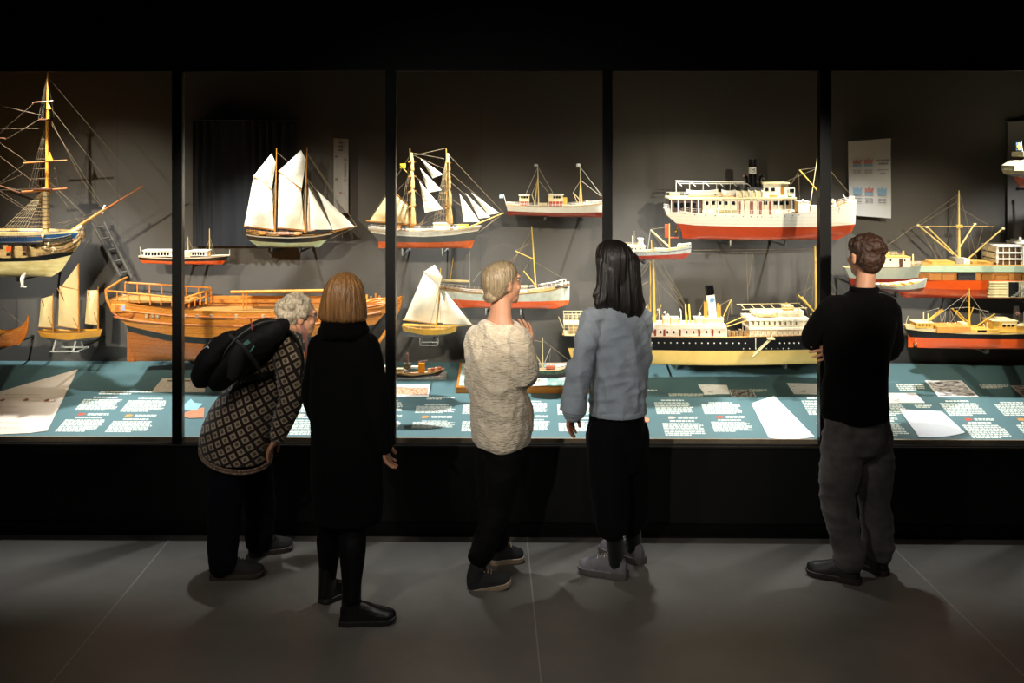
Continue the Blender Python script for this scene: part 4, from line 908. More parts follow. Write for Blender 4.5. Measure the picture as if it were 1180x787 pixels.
s.spar('flagstaff', (1043.6, 374), (1046.4, 364), .3, .25, CREAM)
for k in range(5): s.cowl(1088 + k * 4.6 if k < 3 else 1122 + k * 3, 371 + k % 2 * 2, 378, .9, CREAM, -.04, -1 if k % 2 else 1)
s.mount([1137], 402.4, 4, METAL, 1)

# --- stern of the ship at the top corner
s = Ship('flagged_ferry_model', 'white ship stern with blue and yellow flag in the top corner of the last bay', 1185, 214, 6.42)
s.hull([[(1174, 215.6), (1210, 216), (1290, 216)], [(1171.6, 204), (1210, 204.6), (1296, 204)], [(1160.6, 200.6), (1210, 201), (1298, 200)], [(1159.4, 196), (1210, 196.6), (1300, 192)]], [mat('pink_red', (198, 106, 84), .4), GREYP, mat('ivory_hull', (226, 214, 178), .45)], .1, tm=.5, kb=3, bs=.6, q=(.2, .8), deck=.3, deckmat=PALEG)
bm = bmesh.new()
a, b, c_, d_ = s.P(1161, 196.4), s.P(1161.4, 190.6), s.P(1172.6, 184), s.P(1230, 184)
rings(bm, [[V((q.x, w, q.z)) for q in (a, b, c_, d_, s.P(1230, 196.4))] for w in (-.085, .085)]); s.part('superstructure', bm, mat('ivory_hull', (226, 214, 178)), smooth=False)
s.box('deck_opening', 1175, 180.4, 1228, 184.2, .07, mat('opening_brown', (110, 86, 58), .5)); s.box('upper_deck', 1172.6, 174.8, 1232, 180.4, .08, mat('ivory_hull', (226, 214, 178)))
s.spar('flagstaff', (1178.4, 175), (1176.6, 162), .4, .35, WHITE)
s.flag(1171, 164.4, 1176.8, 173, mat('blue_flag', (96, 128, 190), .7)); s.box('flag_cross', 1173, 164.6, 1174.4, 172.8, .004, mat('yellow_cross', (224, 216, 90), .7), -.004, bev=.0004); s.box('flag_cross', 1171.2, 168, 1176.6, 169.6, .004, mat('yellow_cross', (224, 216, 90)), -.004, bev=.0004)
s.cyl('funnel', 1215, 160, 175, 8, 9, BUFF); s.mount([1200], 216, 3, wall=6.74)
# ------------------------------------------------------------------ room and case
XL, XR = -5.2, 5.6
def struct(name, lo, hi, m, bev=0.0):
    bm = bevelbox(lo, hi, bev) if bev else bmesh.new()
    if not bev: addbox(bm, lo, hi)
    o = new_obj(name, bm, m, smooth=False); o['kind'] = 'structure'
    return o
def tilt_mat(name, c, c2, rough, bump=0.05):
    return mat(name, c, rough, c2=c2, scale=1.3, bump=bump, bscale=25)
# floor: dark polished concrete with sawn joints
m = mat('concrete_floor', (112, 108, 101), 0.42, c2=(92, 88, 82), scale=1.6, bump=0.03, bscale=60)
nt = m.node_tree; b = nt.nodes['Principled BSDF']; src = b.inputs['Base Color'].links[0].from_socket
tc = nd(nt, 'ShaderNodeTexCoord'); sp = nd(nt, 'ShaderNodeSeparateXYZ'); nt.links.new(tc.outputs['Object'], sp.inputs[0])
nf = nd(nt, 'ShaderNodeTexNoise', Scale=9.0, Detail=6.0); nt.links.new(tc.outputs['Object'], nf.inputs['Vector'])
J0 = floorpt(607.5, 623.8); J1 = floorpt(623.7, 787); sk = (J1.x - J0.x) / (J1.y - J0.y)
JL = floorpt(192.5, 625); JR = floorpt(1028.9, 630.9)
jx = math_(nt, 'SUBTRACT', sp.outputs['X'], math_(nt, 'MULTIPLY', math_(nt, 'SUBTRACT', sp.outputs['Y'], J0.y), sk))
pitch = 0.5 * (JR.x - JL.x)
q = math_(nt, 'FRACT', math_(nt, 'ADD', math_(nt, 'DIVIDE', math_(nt, 'SUBTRACT', jx, J0.x), pitch), 0.5))
ln = math_(nt, 'LESS_THAN', math_(nt, 'ABSOLUTE', math_(nt, 'SUBTRACT', q, 0.5)), 0.0016)
c1 = mixc(nt, math_(nt, 'MULTIPLY', nf.outputs[0], 0.35), src, (0.10, 0.095, 0.085, 1))
nt.links.new(mixc(nt, math_(nt, 'MULTIPLY', ln, 0.3), c1, lin((190, 188, 178))), b.inputs['Base Color'])
rr = math_(nt, 'ADD', math_(nt, 'MULTIPLY', nf.outputs[0], 0.2), 0.34); nt.links.new(rr, b.inputs['Roughness'])
struct('floor', (XL, -3.0, -0.1), (XR, 7.0, 0.0), m)
BLK = mat('matt_black_paint', (8, 8, 8), 0.6, spec=.25, var=0.1, scale=3)
BLK2 = mat('satin_black_metal', (5, 5, 5), 0.45, var=0.05, spec=.15)
struct('wall_lower', (XL, GLASS, 0.0), (XR, 5.90, 0.538), BLK)
struct('baseboard_front', (XL, 5.787, 0.018), (XR, 5.80, 0.083), BLK2, 0.0015)
struct('trim_sill', (XL, 5.782, 0.527), (XR, 5.80, 0.536), mat('sill_metal', (70, 67, 62), .35, metal=.6), 0.0008)
struct('trim_lip', (XL, 5.832, 0.538), (XR, 5.846, 0.566), mat('sill_timber', (150, 132, 108), .5), 0.001)
struct('wall_upper', (XL, GLASS, 2.715), (XR, 5.90, 4.2), BLK)
struct('trim_header', (XL, 5.79, 2.708), (XR, 5.81, 2.716), mat('header_metal', (40, 39, 38), .35, metal=.5))
m = mat('case_back_wall', (82, 78, 72), 0.75, c2=(75, 71, 66), scale=.9, bump=0.04, bscale=40)
nt = m.node_tree; b = nt.nodes['Principled BSDF']; src = b.inputs['Base Color'].links[0].from_socket
tc = nd(nt, 'ShaderNodeTexCoord'); sp = nd(nt, 'ShaderNodeSeparateXYZ'); nt.links.new(tc.outputs['Object'], sp.inputs[0])
f = math_(nt, 'FRACT', math_(nt, 'DIVIDE', math_(nt, 'ADD', sp.outputs['X'], 0.31), 1.25))
nt.links.new(mixc(nt, math_(nt, 'MULTIPLY', math_(nt, 'LESS_THAN', f, 0.003), .5), src, (0.03, 0.028, 0.025, 1)), b.inputs['Base Color'])
struct('wall_back', (XL, WALL, 0.0), (XR, WALL + .1, 4.2), m)
struct('ceiling', (XL, 5.90, 3.0), (XR, WALL, 3.08), BLK)
struct('wall_left', (XL - .1, GLASS, 0), (XL, WALL + .1, 4.2), BLK); struct('wall_right', (XR, GLASS, 0), (XR + .1, WALL + .1, 4.2), BLK)
# glass and mullions
gm = bpy.data.materials.new('case_glass'); gm.use_nodes = True; nt = gm.node_tree
for n in list(nt.nodes):
    if n.type != 'OUTPUT_MATERIAL': nt.nodes.remove(n)
out = nt.nodes['Material Output']
lw = nd(nt, 'ShaderNodeLayerWeight', Blend=0.5)
fr = math_(nt, 'ADD', math_(nt, 'MULTIPLY', math_(nt, 'POWER', lw.outputs['Facing'], 5.0), 0.9), 0.03)
tr = nd(nt, 'ShaderNodeBsdfTransparent', Color=(0.985, 0.99, 0.985, 1)); gl = nd(nt, 'ShaderNodeBsdfGlossy', Roughness=0.0)
mx = nd(nt, 'ShaderNodeMixShader'); nt.links.new(fr, mx.inputs[0]); nt.links.new(tr.outputs[0], mx.inputs[1]); nt.links.new(gl.outputs[0], mx.inputs[2]); nt.links.new(mx.outputs[0], out.inputs['Surface'])
xs = [XL] + [at(px, 300, GLASS).x for px in (-43, 204, 449.8, 700, 951, 1203)] + [XR]
for i in range(len(xs) - 1):
    o = struct('window_%d' % (i + 1), (xs[i] + .012, 5.812, .538), (xs[i + 1] - .012, 5.822, 2.715), gm)
for i, x in enumerate(xs[1:-1]):
    w = .027 if i != 4 else .033
    struct('trim_%d' % (i + 1), (x - w, 5.79, .536), (x + w, 5.85, 2.715), BLK2, 0.002)
    struct('trim_lit_edge_%d' % (i + 1), (x + w, 5.802, .538), (x + w + .004, 5.84, 2.715), mat('mullion_lit_edge', (92, 88, 80), .35, metal=.5))  # paler strip paints the lit right side onto each mullion
# ------------------------------------------------------------------ sloping deck with printed text
def deckM():   # local: x along, y up-slope, z normal
    a = math.atan(DS)
    return Matrix.Translation((0, GLASS, DZ0)) @ Matrix.Rotation(a, 4, 'X')
DM = deckM(); DMI = DM.inverted()
def dl(px, py):
    p = DMI @ deckpt(px, py); return p.x, p.y
deck = empty('display_deck', (0, 5.86, .55), 'long sloping teal display deck printed with columns of small white text', 'display deck')
TEAL = mat('teal_deck', (86, 116, 118), 0.5, c2=(78, 108, 110), scale=1.2)
def onDeck(name, bm, m, parent=None, smooth=False):
    bmesh.ops.transform(bm, matrix=DM, verts=bm.verts[:])
    if parent is not None: bmesh.ops.translate(bm, vec=-V(parent.location), verts=bm.verts[:])
    return new_obj(name, bm, m, parent, smooth=smooth)
bm = bmesh.new(); addbox(bm, (XL, .05, -.012), (XR, (WALL - GLASS) * math.sqrt(1 + DS * DS) - .016, 0)); onDeck('deck_board', bm, TEAL, deck)
TXT = mat('white_print', (226, 230, 214), 0.6, var=.02)
def words(bm, x0, x1, y0, h, rag=0.0, z=.0006):
    x = x0
    end = x1 - (x1 - x0) * rag
    while x < end - .004:
        w = min(R.uniform(.010, .036), end - x)
        vs = [bm.verts.new((a, b_, z)) for a, b_ in ((x, y0), (x + w, y0), (x + w, y0 + h), (x, y0 + h))]
        bm.faces.new(vs); x += w + .0045
def textblock(tl, br, rows=8, head=True, fill=.62):
    X0, Y1 = dl(*tl); X1, Y0 = dl(*br)
    bm = bmesh.new()
    hh = (Y1 - Y0) / rows
    for k in range(rows):
        words(bm, X0, X1, Y1 - (k + 1) * hh, hh * fill, R.uniform(0, .12) if k < rows - 1 else R.uniform(.2, .5))
    if head: words(bm, X0 + (X1 - X0) * .2, X0 + (X1 - X0) * .8, Y1 + hh * .6, hh * .8)
    onDeck('printed_text', bm, TXT, deck)
    return X0, X1, Y0, Y1
PAIRS = [((97.5, 459.5), (132.6, 473), (76, 483), (114, 497.5)), ((149, 461), (186, 474.5), (131, 484.8), (170.7, 498)), ((340, 459), (372, 475), (333, 483), (372, 501)), ((425, 463), (464, 475), (430, 485), (461, 495)),
         ((480, 467.6), (525, 476), (476, 486), (524, 493.4)), ((534, 465), (577, 477), (533, 485), (580, 497)), ((590, 464), (632, 476), (600, 485), (634, 496)), ((642, 466), (690, 478), (643.5, 487), (692, 497)),
         ((753.5, 463), (802, 477), (763, 487), (815, 502)), ((808, 465.5), (858, 477), (819, 485.5), (869, 497.5)), ((923, 461), (975, 478), (940, 487), (990, 502)), ((1005, 464), (1050, 479), (1004, 487), (1050, 502)),
         ((1082, 464), (1140, 479), (1108, 489), (1169, 505)), ((1145, 465.5), (1203, 479), (1170, 489), (1230, 505)), ((30, 470), (68, 484), (-10, 488), (40, 504)), ((250, 462), (290, 476), (240, 484), (282, 500))]
ACC = [mat('print_red', (196, 84, 60), .6), mat('print_orange', (222, 150, 70), .6), mat('print_pale', (224, 200, 180), .6)]
for k, (a, b_, c_, d_) in enumerate(PAIRS[:14] + PAIRS[15:]):
    u = textblock(a, b_); w = textblock(c_, d_)
    # small coloured pictogram between the two paragraphs
    y0, y1 = w[3] + .018, u[2] - .006
    if y1 - y0 > .01:
        ym = (y0 + y1) / 2; y0, y1 = max(y0, ym - .014), min(y1, ym + .014)
        bm = bmesh.new(); x = w[0] + (w[1] - w[0]) * .18
        pts = [(x, y0), (x + .03, y0), (x + .05, (y0 + y1) / 2), (x + .034, y1), (x + .004, y1)]
        bm.faces.new([bm.verts.new((p[0], p[1], .0006)) for p in pts]); onDeck('printed_pictogram', bm, ACC[k % 3], deck)
        bm = bmesh.new()
        for r_ in range(2): words(bm, x + .06, w[1] + .01, y0 + (y1 - y0) * (.1 + .5 * r_), (y1 - y0) * .3, .2)
        onDeck('printed_caption', bm, TXT, deck)
for (a, b_, r_) in (((117, 450), (174, 454.6), 2), ((492, 457), (525, 460.4), 2), ((743, 448), (769, 450.4), 1), ((770, 453), (827, 456.6), 2), ((863, 448), (885, 451.4), 2), ((1031, 442), (1071, 450), 4), ((1053, 466), (1077, 469.8), 2), ((1127.5, 443), (1166, 447.4), 3), ((580, 456), (610, 460), 2), ((380, 452), (440, 456), 2)):
    textblock(a, b_, r_, False)
def sheet(name, label, cat, pts, m, th=.003, group=None, lift=.001):
    q = [dl(*p) for p in pts]; bm = bmesh.new()
    cxm = sum(p[0] for p in q) / len(q); cym = sum(p[1] for p in q) / len(q)
    lo = [bm.verts.new((x, y, lift)) for x, y in q]; hi = [bm.verts.new((x, y, lift + th)) for x, y in q]
    bm.faces.new(hi); bm.faces.new(lo[::-1])
    for i in range(len(q)):
        j = (i + 1) % len(q); bm.faces.new((lo[i], lo[j], hi[j], hi[i]))
    bmesh.ops.recalc_face_normals(bm, faces=bm.faces[:])
    c = DM @ V((cxm, cym, 0))
    bmesh.ops.transform(bm, matrix=DM, verts=bm.verts[:]); bmesh.ops.translate(bm, vec=-c, verts=bm.verts[:])
    o = new_obj(name, bm, m, smooth=False); o.location = c
    return tag(o, label, cat, group)
def inset(o, pts, m, name='picture', lift=.0045):
    q = [DM @ V((*dl(*p), lift)) - o.location for p in pts]
    bm = bmesh.new(); bm.faces.new([bm.verts.new(p) for p in q]); return new_obj(name, bm, m, o, smooth=False)
PAPER = mat('white_board', (240, 240, 232), .6, var=.02)
def picmat(name, dark, light, scale, stretch=None, pos=(.35, .6)):
    m = mat(name, light, .55, c2=dark, scale=scale, stretch=stretch)
    rp = [n for n in m.node_tree.nodes if n.type == 'VALTORGB'][0]; rp.color_ramp.elements[0].position, rp.color_ramp.elements[1].position = pos
    return m
WARMP = mat('warm_board', (240, 226, 206), .6, c2=(228, 206, 186), scale=4)
o = sheet('information_sheet', 'big pale pointed sail-shaped sheet with faint red drawings under the tan-sailed smack', 'sheet', [(-70, 476), (0, 451.7), (89.8, 426), (54.7, 496.7), (34, 499.6), (0, 501), (-60, 502)], WARMP)
bm = bmesh.new()
for (px, py) in ((3, 461.6), (30, 461.4), (54, 462), (-20, 462)):
    x, y = dl(px, py)
    for a in range(5):
        aa = a * 1.25; bm.faces.new([bm.verts.new((x + .016 * math.cos(t + aa) * (1 + .3 * (a % 2)), y + .02 * math.sin(t + aa), .0046)) for t in (0, 2.0, 4.1)])
onDeck('red_drawing', bm, mat('faded_red_ink', (206, 138, 112), .6), o)
bm = bmesh.new()
for py in (456, 459): words(bm, dl(5, py)[0], dl(52, py)[0], dl(0, py)[1], .01, .1, .0046)
for py in (470, 476, 482, 488, 494): words(bm, dl(-10, py)[0], dl(36, py)[0], dl(0, py)[1], .007, .3, .0046)
onDeck('faint_text', bm, mat('faint_ink', (214, 190, 172), .6), o)
o = sheet('caption_card', 'white card with two small dark pictures behind the first post', 'card', [(187, 436.6), (236, 436.6), (236, 452), (175, 452)], mat('ivory_card', (236, 222, 200), .6))
for x in (192, 212): inset(o, [(x + 1, 438.6), (x + 8, 438.6), (x + 7, 440.4), (x, 440.4)], mat('card_ink', (120, 104, 84), .6))
o = sheet('hull_pictogram_board', 'small flat board cut as a ship section, pale blue over orange, by the bent visitor', 'board', [(209, 468.8), (214.6, 465), (220, 460.4), (224.5, 465), (234, 465.8), (236, 470), (235, 482), (217.6, 482.6), (209.5, 480)], TEAL, .003)
inset(o, [(209.4, 472.8), (210, 468.8), (214.6, 465), (220, 460.4), (224.5, 465), (233.6, 465.8), (227, 472.8)], mat('pale_blue_print', (150, 206, 226), .5), 'blue_shape'); inset(o, [(209.4, 480), (211, 477), (219, 474.2), (235.4, 470), (235, 482), (217.6, 482.4)], mat('salmon_print', (222, 140, 102), .5), 'orange_shape')
o = sheet('mosaic_photo', 'wide reddish picture print with a white border in front of the small steamboat diorama', 'photo print', [(436, 443.4), (495.6, 443.8), (494, 458), (434, 458)], PAPER)
inset(o, [(440, 446.6), (493.4, 447.2), (492.6, 455.6), (438, 455.4)], picmat('mosaic_print', (150, 90, 70), (232, 178, 140), 90))
PH = picmat('grey_photo', (46, 44, 42), (236, 232, 226), 22, (1, 3, 1)); PH2 = picmat('dark_photo', (30, 28, 27), (170, 165, 158), 30, (2, 1, 1), (.4, .6)); PH3 = picmat('pale_photo', (120, 118, 114), (244, 242, 236), 14, (1, 4, 1), (.3, .42))
def photo(label, pts, m, b=.1):
    o = sheet('photo_print', label, 'photo print', pts, PAPER)
    c = (sum(p[0] for p in pts) / 4, sum(p[1] for p in pts) / 4)
    inset(o, [(p[0] + (c[0] - p[0]) * b, p[1] + (c[1] - p[1]) * b) for p in pts], m); return o
photo('pale ship photo print lying above the text under the yellow-bottomed liner', [(804, 443.6), (837.4, 444.2), (841, 454.3), (811.5, 454.3)], PH3)
photo('small dark crowd photo print overlapping below the pale ship photo', [(840.4, 449.7), (867, 449.7), (871.5, 458), (843.5, 458)], PH2, .06)
photo('pale photo print beside the fourth post, above the map board', [(906.6, 442), (943, 442.7), (952, 455), (915, 454.3)], PH3)
photo('large dark photo print of a ship quay in the last bay', [(1065.6, 439), (1107.7, 439), (1128, 458), (1081.8, 458)], PH)
photo('pale sketch print touching the sleeve of the man in black', [(1012, 453.4), (1055, 453.4), (1065.6, 464.6), (1016, 464.6)], PH3)
photo('photo print cut by the picture edge at the end of the deck', [(1164, 444.8), (1202, 445), (1214, 458), (1179, 458)], PH)
def arcpts(a, b, c, n=8):
    return [((1 - t) ** 2 * a[0] + 2 * t * (1 - t) * b[0] + t * t * c[0], (1 - t) ** 2 * a[1] + 2 * t * (1 - t) * b[1] + t * t * c[1]) for t in [i / n for i in range(n + 1)]]
mp = picmat('pale_map', (196, 226, 236), (244, 244, 238), 7, None, (.42, .56))
sheet('map_board', 'pale blue and white map board shaped like a sail, beside the fourth post', 'map board', [(865.8, 465.6), (892, 456.4)] + arcpts((938.6, 503.7), (915, 508.6), (886, 505)), mp)
sheet('blank_board', 'bright white wedge-shaped board with curved front edge, behind the man in black', 'board', [(1036, 472), (1085, 474.7)] + arcpts((1112, 499), (1090, 505.6), (1059, 504.3)), mat('bright_board', (240, 244, 246), .6, var=.01))
sheet('salmon_pictogram_board', 'small salmon rounded board half hidden by the black skirt', 'board', [(730, 480)] + arcpts((738, 480.4), (752, 481), (747, 487)) + [(738, 489), (730, 488)], mat('salmon_print', (222, 140, 102)))
# ------------------------------------------------------------------ dioramas on the deck
SEA = mat('sea_surface', (120, 186, 168), .3, c2=(228, 240, 232), scale=26, bump=.8, bscale=38, stretch=(1, 1.6, 1))
def deckbase(name, label, cat, x0, x1, yf, yb, h):
    a, b_ = dl(x0, yf), dl(x1, yf); y2 = dl(x0, yb)[1]
    c = DM @ V(((a[0] + b_[0]) / 2, a[1], 0))
    e = empty(name, c, label, cat)
    return e, a[0], b_[0], a[1], y2
e, X0, X1, Y0, Y1 = deckbase('sea_diorama', 'rough green sea diorama on an orange timber base behind the cream jumper', 'diorama', 526, 694, 453, 424, .03)
bm = bmesh.new(); addbox(bm, (X0, Y0, .001), (X1, Y1, .04)); onDeck('timber_base', bm, planks('orange_timber', (226, 150, 52), (196, 116, 30), .5, .4), e)
n = 60; bm = bmesh.new(); gr = []
for i in range(n + 1):
    row = []
    for j in range(17):
        x = X0 + .016 + (X1 - X0 - .032) * i / n; y = Y0 + .016 + (Y1 - Y0 - .032) * j / 16
        z = .041 + (.008 * noise.noise(V((x * 14, y * 22, 1))) + .006 * noise.noise(V((x * 40, y * 50, 5)))) * (0 if i in (0, n) or j in (0, 16) else 1) + .003
        row.append(bm.verts.new((x, y, z)))
    gr.append(row)
for i in range(n):
    for j in range(16): bm.faces.new((gr[i][j], gr[i + 1][j], gr[i + 1][j + 1], gr[i][j + 1]))
onDeck('sea', bm, SEA, e, True)
FOAM = mat('sea_foam', (240, 244, 238), .8, bump=.5, bscale=120)
bm = bmesh.new()
for k in range(26):
    x, y = dl(612 + 3.2 * k, 438 + 6 * R.random()); ell(bm, (x, min(max(y, Y0 + .03), Y1 - .04), .045), (.02 + .012 * R.random(), .02, .006), None, 8, 6)
onDeck('bow_wave', bm, FOAM, e, True)
s = Ship('trawler_model', 'small green and black trawler with one bare mast riding the diorama sea', 640, 436, 6.34)
s.root.location.y = 6.34
s.hull([[(610, 436), (640, 436), (656, 433.6)], [(606, 429), (640, 430), (662, 427)], [(604, 422), (620, 425.4), (645, 424.6), (663, 419.6)]], [mat('brown_black', (70, 56, 50), .5), mat('trawler_green', (92, 130, 92), .5, c2=(64, 72, 66), scale=20)], .05, tm=.6, bs=.5, deck=.6, deckmat=mat('trawler_deck', (190, 150, 110), .6))
s.spar('mast', (625.4, 424), (625, 389), .8, .5, CREAM); s.spar('derrick', (625, 422), (616.4, 406.5), .5, .45, CREAM, (0, -.02)); s.spar('derrick', (626.4, 421), (634.4, 401.6), .45, .35, PALEG); s.house('wheelhouse', 607, 414.6, 617, 424.6, .026, mat('trawler_house', (200, 120, 70), .5), WHITE, .5, wins=[609.6, 612.6], wy=(416.4, 419), ww=1.8)
s.box('hatch', 629, 421.4, 639, 424.6, .02, mat('hatch_red', (190, 110, 80), .5)); s.rail([(640, 424.6), (662, 419.8)], 3, 3, None, WHITE, .0009)
s.rig([((625, 394), (612, 391.5)), ((612, 391.5), (608, 415)), ((625, 392), (662, 420)), ((634.4, 402), (633, 422))], ROPE, .0011)
e, X0, X1, Y0, Y1 = deckbase('steamboat_diorama', 'small grey sea slab on the deck beside the second post, under the steamboat', 'diorama', 434, 514, 437.4, 430, .02)
bm = bmesh.new(); addbox(bm, (X0, Y0, .001), (X1, Y1, .012)); onDeck('slab', bm, mat('grey_sea_slab', (166, 164, 156), .6, c2=(110, 110, 106), scale=30, bump=.6, bscale=60), e)
bm = bmesh.new()
for k in range(16):
    x, y = dl(484 + 1.7 * k, 436); ell(bm, (x, Y0 + .016 + .01 * R.random(), .016), (.014, .01, .004 + .009 * R.random() * (k > 3)), None, 8, 6)
onDeck('bow_wave', bm, mat('grey_foam', (196, 190, 180), .7, c2=(130, 120, 116), scale=80), e, True)
s = Ship('steamboat_model', 'toy-sized dark steamboat with smoky funnel and bright orange deck box', 476, 434.5, 5.985)
s.hull([[(441, 435), (476, 435.6), (505, 433)], [(439, 431.4), (476, 433.4), (500, 431.4), (511, 427.6)], [(437.6, 430), (476, 432), (500, 429.6), (511.6, 425.6)], [(437, 427.4), (476, 430.2), (500, 427.4), (512.4, 423.8)]], [mat('steamboat_maroon', (84, 50, 52), .5), BLACKP, mat('steamboat_trim', (220, 180, 120), .5)], .03, tm=.55, bs=.5, deck=.5, deckmat=mat('steamboat_deck', (222, 176, 130), .6))
s.cyl('funnel', 469.4, 407, 428, 1.5, 1.7, mat('sooty_pink', (170, 130, 116), .7, c2=(70, 56, 54), scale=60)); s.box('funnel_base', 465.4, 419, 473.4, 429, .012, mat('dark_olive', (84, 76, 60), .6, c2=(150, 130, 96), scale=90))
s.box('orange_box', 482.4, 418.6, 489.6, 428.6, .014, mat('bright_orange', (240, 150, 12), .4)); s.spar('lamp_rail', (482, 417), (493, 415), .5, .5, mat('sooty_pink', (170, 130, 116)))
s.house('cabin', 442, 421.6, 452, 428.6, .018, WHITE, None); s.box('saloon', 453, 424.4, 464, 429.4, .018, CREAM); s.box('awning', 474, 422, 482, 424, .016, WHITE); s.sail([(465, 423.4), (471.6, 427), (464.6, 428)], mat('white_flag', (240, 232, 220)), .002, -.02, 'deck_canvas')
for k in range(4): s.box('deck_cargo', 493 + k * 4, 424.6 - k * .5, 496.6 + k * 4, 428.4 - k * .6, .01, mat('cargo_red' if k % 2 else 'cargo_tan', (190, 90, 70) if k % 2 else (220, 170, 110), .6))
# ------------------------------------------------------------------ room reflections in the glass, built as solid cloths in the case
def banner_reflection(name, label, cat, pl, pr, Yl, Yr, m, pull=.004, n=20):
    """solid cloth for a reflection, between a left edge (top,bottom px) and a right edge, with real depths"""
    A, B = at(*pl[0], Yl), at(*pl[1], Yl); C_, D = at(*pr[0], Yr), at(*pr[1], Yr)
    c = (A + C_) / 2; bm = bmesh.new(); rs = []
    for i in range(n + 1):
        u = i / n; t, b_ = A.lerp(C_, u), B.lerp(D, u); col = []
        for j in range(n + 1):
            v = j / n; p = t.lerp(b_, v) - c
            p.y += pull * math.sin(u * 7 + v * 2) * v + pull * .6 * math.sin(v * 6.3)
            col.append(p)
        rs.append([p for p in col] + [p + V((0, .0025, 0)) for p in col[::-1]])
    rings(bm, rs); bmesh.ops.recalc_face_normals(bm, faces=bm.faces[:])
    o = new_obj(name, bm, m); o.location = c; tag(o, label, cat)
    b2 = bmesh.new(); tube(b2, [A - c + V((-.012, 0, .003)), C_ - c + V((.014, 0, .003))], [.005, .005], n=8); new_obj('top_rod', b2, mat('dark_rod', (50, 48, 46), .4), o)
    return o, A, B, C_, D, c
CL = mat('banner_reflection_white', (176, 174, 170), .8, var=.05, scale=5)
o, A, B, C_, D, c = banner_reflection('reflected_banner', 'white cloth banner with small red and blue boat pictures, mirrored from the room, behind the white steamer bow', 'banner_reflection', ((977.5, 163), (978.5, 248)), ((1026.6, 159), (1027, 251.6)), 6.76, 6.70, CL)
def onb(u, v, off=-.011): return A.lerp(C_, u).lerp(B.lerp(D, u), v) - c + V((0, off, 0))
def bquad(u0, v0, u1, v1, m, name='print', bmx=None):
    bm = bmesh.new(); bm.faces.new([bm.verts.new(onb(u, v)) for u, v in ((u0, v1), (u1, v1), (u1, v0), (u0, v0))]); return new_obj(name, bm, m, o, smooth=False)
RB, BB, GI = mat('banner_red', (168, 108, 102), .7), mat('banner_blue', (116, 146, 166), .7), mat('banner_ink', (120, 118, 116), .7)
for (u, v, t) in ((.09, .25, 0), (.36, .25, 0), (.1, .62, 1), (.37, .62, 0), (.68, .62, 1)):
    bm = bmesh.new()
    bm.faces.new([bm.verts.new(onb(u + a, v + b_)) for a, b_ in ((0, .06), (.19, .06), (.21, .0), (.12, .02), (.1, -.015), (.06, .015), (0, .005))]); new_obj('boat_print', bm, BB if t else RB, o, smooth=False)
    bquad(u, v + .062, u + .2, v + .1, BB, 'water_print')
    bm = bmesh.new()
    for k in range(3):
        for a, b_ in ((.01, .08), (.095, .19)): bm.faces.new([bm.verts.new(onb(u + x, v + .14 + .022 * k + y)) for x, y in ((a, .01), (b_, .01), (b_, 0), (a, 0))])
    new_obj('caption_print', bm, GI, o, smooth=False)
bm = bmesh.new()
for k in range(5):
    w = (.28, .2, 0, .26, .12)[k]; hgt = .026 if k < 2 else .011
    x = .66 + (.28 - w) / 2
    while x < .66 + (.28 - w) / 2 + w - .01:
        ww = R.uniform(.02, .05); bm.faces.new([bm.verts.new(onb(q_, .26 + .043 * k + y)) for q_, y in ((x, hgt), (x + ww, hgt), (x + ww, 0), (x, 0))]); x += ww + .008
new_obj('title_print', bm, GI, o, smooth=False)
o, A, B, C_, D, c = banner_reflection('reflected_banner', 'narrow white banner mirrored from the room almost edge-on, to the side of the white-sailed ketch', 'banner_reflection', ((384.4, 158.6), (384.6, 244.6)), ((401.4, 160), (401.4, 245.8)), 6.80, 6.66, CL)
for (u, v) in ((.2, .24), (.8, .27), (.2, .54), (.8, .55), (.5, .72)): bquad(u - .08, v, u + .08, v + .025, RB if u > .4 else GI, 'small_print')
for v in (.05, .1, .15): bquad(.35, v, .65, v + .02, GI, 'small_print')
for k in range(12): bquad(.74, .33 + k * .016, .86, .338 + k * .016, GI, 'small_print')
banner_reflection('reflected_banner', 'broad grey-white banner cut by the picture edge behind the flagged ship stern', 'banner_reflection', ((1161, 141), (1161, 330)), ((1240, 136), (1240, 330)), 6.80, 6.76, mat('banner_reflection_grey', (112, 108, 104), .8, var=.06, scale=3))
# reflection of the room, made as real folds of cloth: dark curtain
A, D = at(222, 139, 6.77), at(340, 284, 6.77); bm = bmesh.new(); rs = []
n = 150
for i in range(n + 1):
    u = i / n; col = []
    for v in (0, .04, .2, .5, .8, 1):
        ph = u * 74 + 2.2 * math.sin(u * 9); amp = .028 * (1 - .75 * v) * (.6 + .4 * math.sin(u * 9 + 1))
        col.append(V(((D.x - A.x) * u + .006 * math.sin(ph * .5) * v, amp * math.sin(ph), (D.z - A.z) * v)))
    rs.append(col + [p + V((0, .004, 0)) for p in col[::-1]])
rings(bm, rs); bmesh.ops.recalc_face_normals(bm, faces=bm.faces[:])
o = new_obj('curtain_reflection', bm, mat('curtain_reflection_slate', (34, 36, 40), .95, var=.1, scale=4)); o.location = A
tag(o, 'dark slate-blue curtain in folds, mirrored in the glass, behind the white-sailed ketch', 'curtain_reflection')
bm = bmesh.new(); tube(bm, [V((-.03, 0, .004)), V((D.x - A.x + .03, 0, .004))], [.006, .006]); new_obj('curtain_rail', bm, DARKM, o)
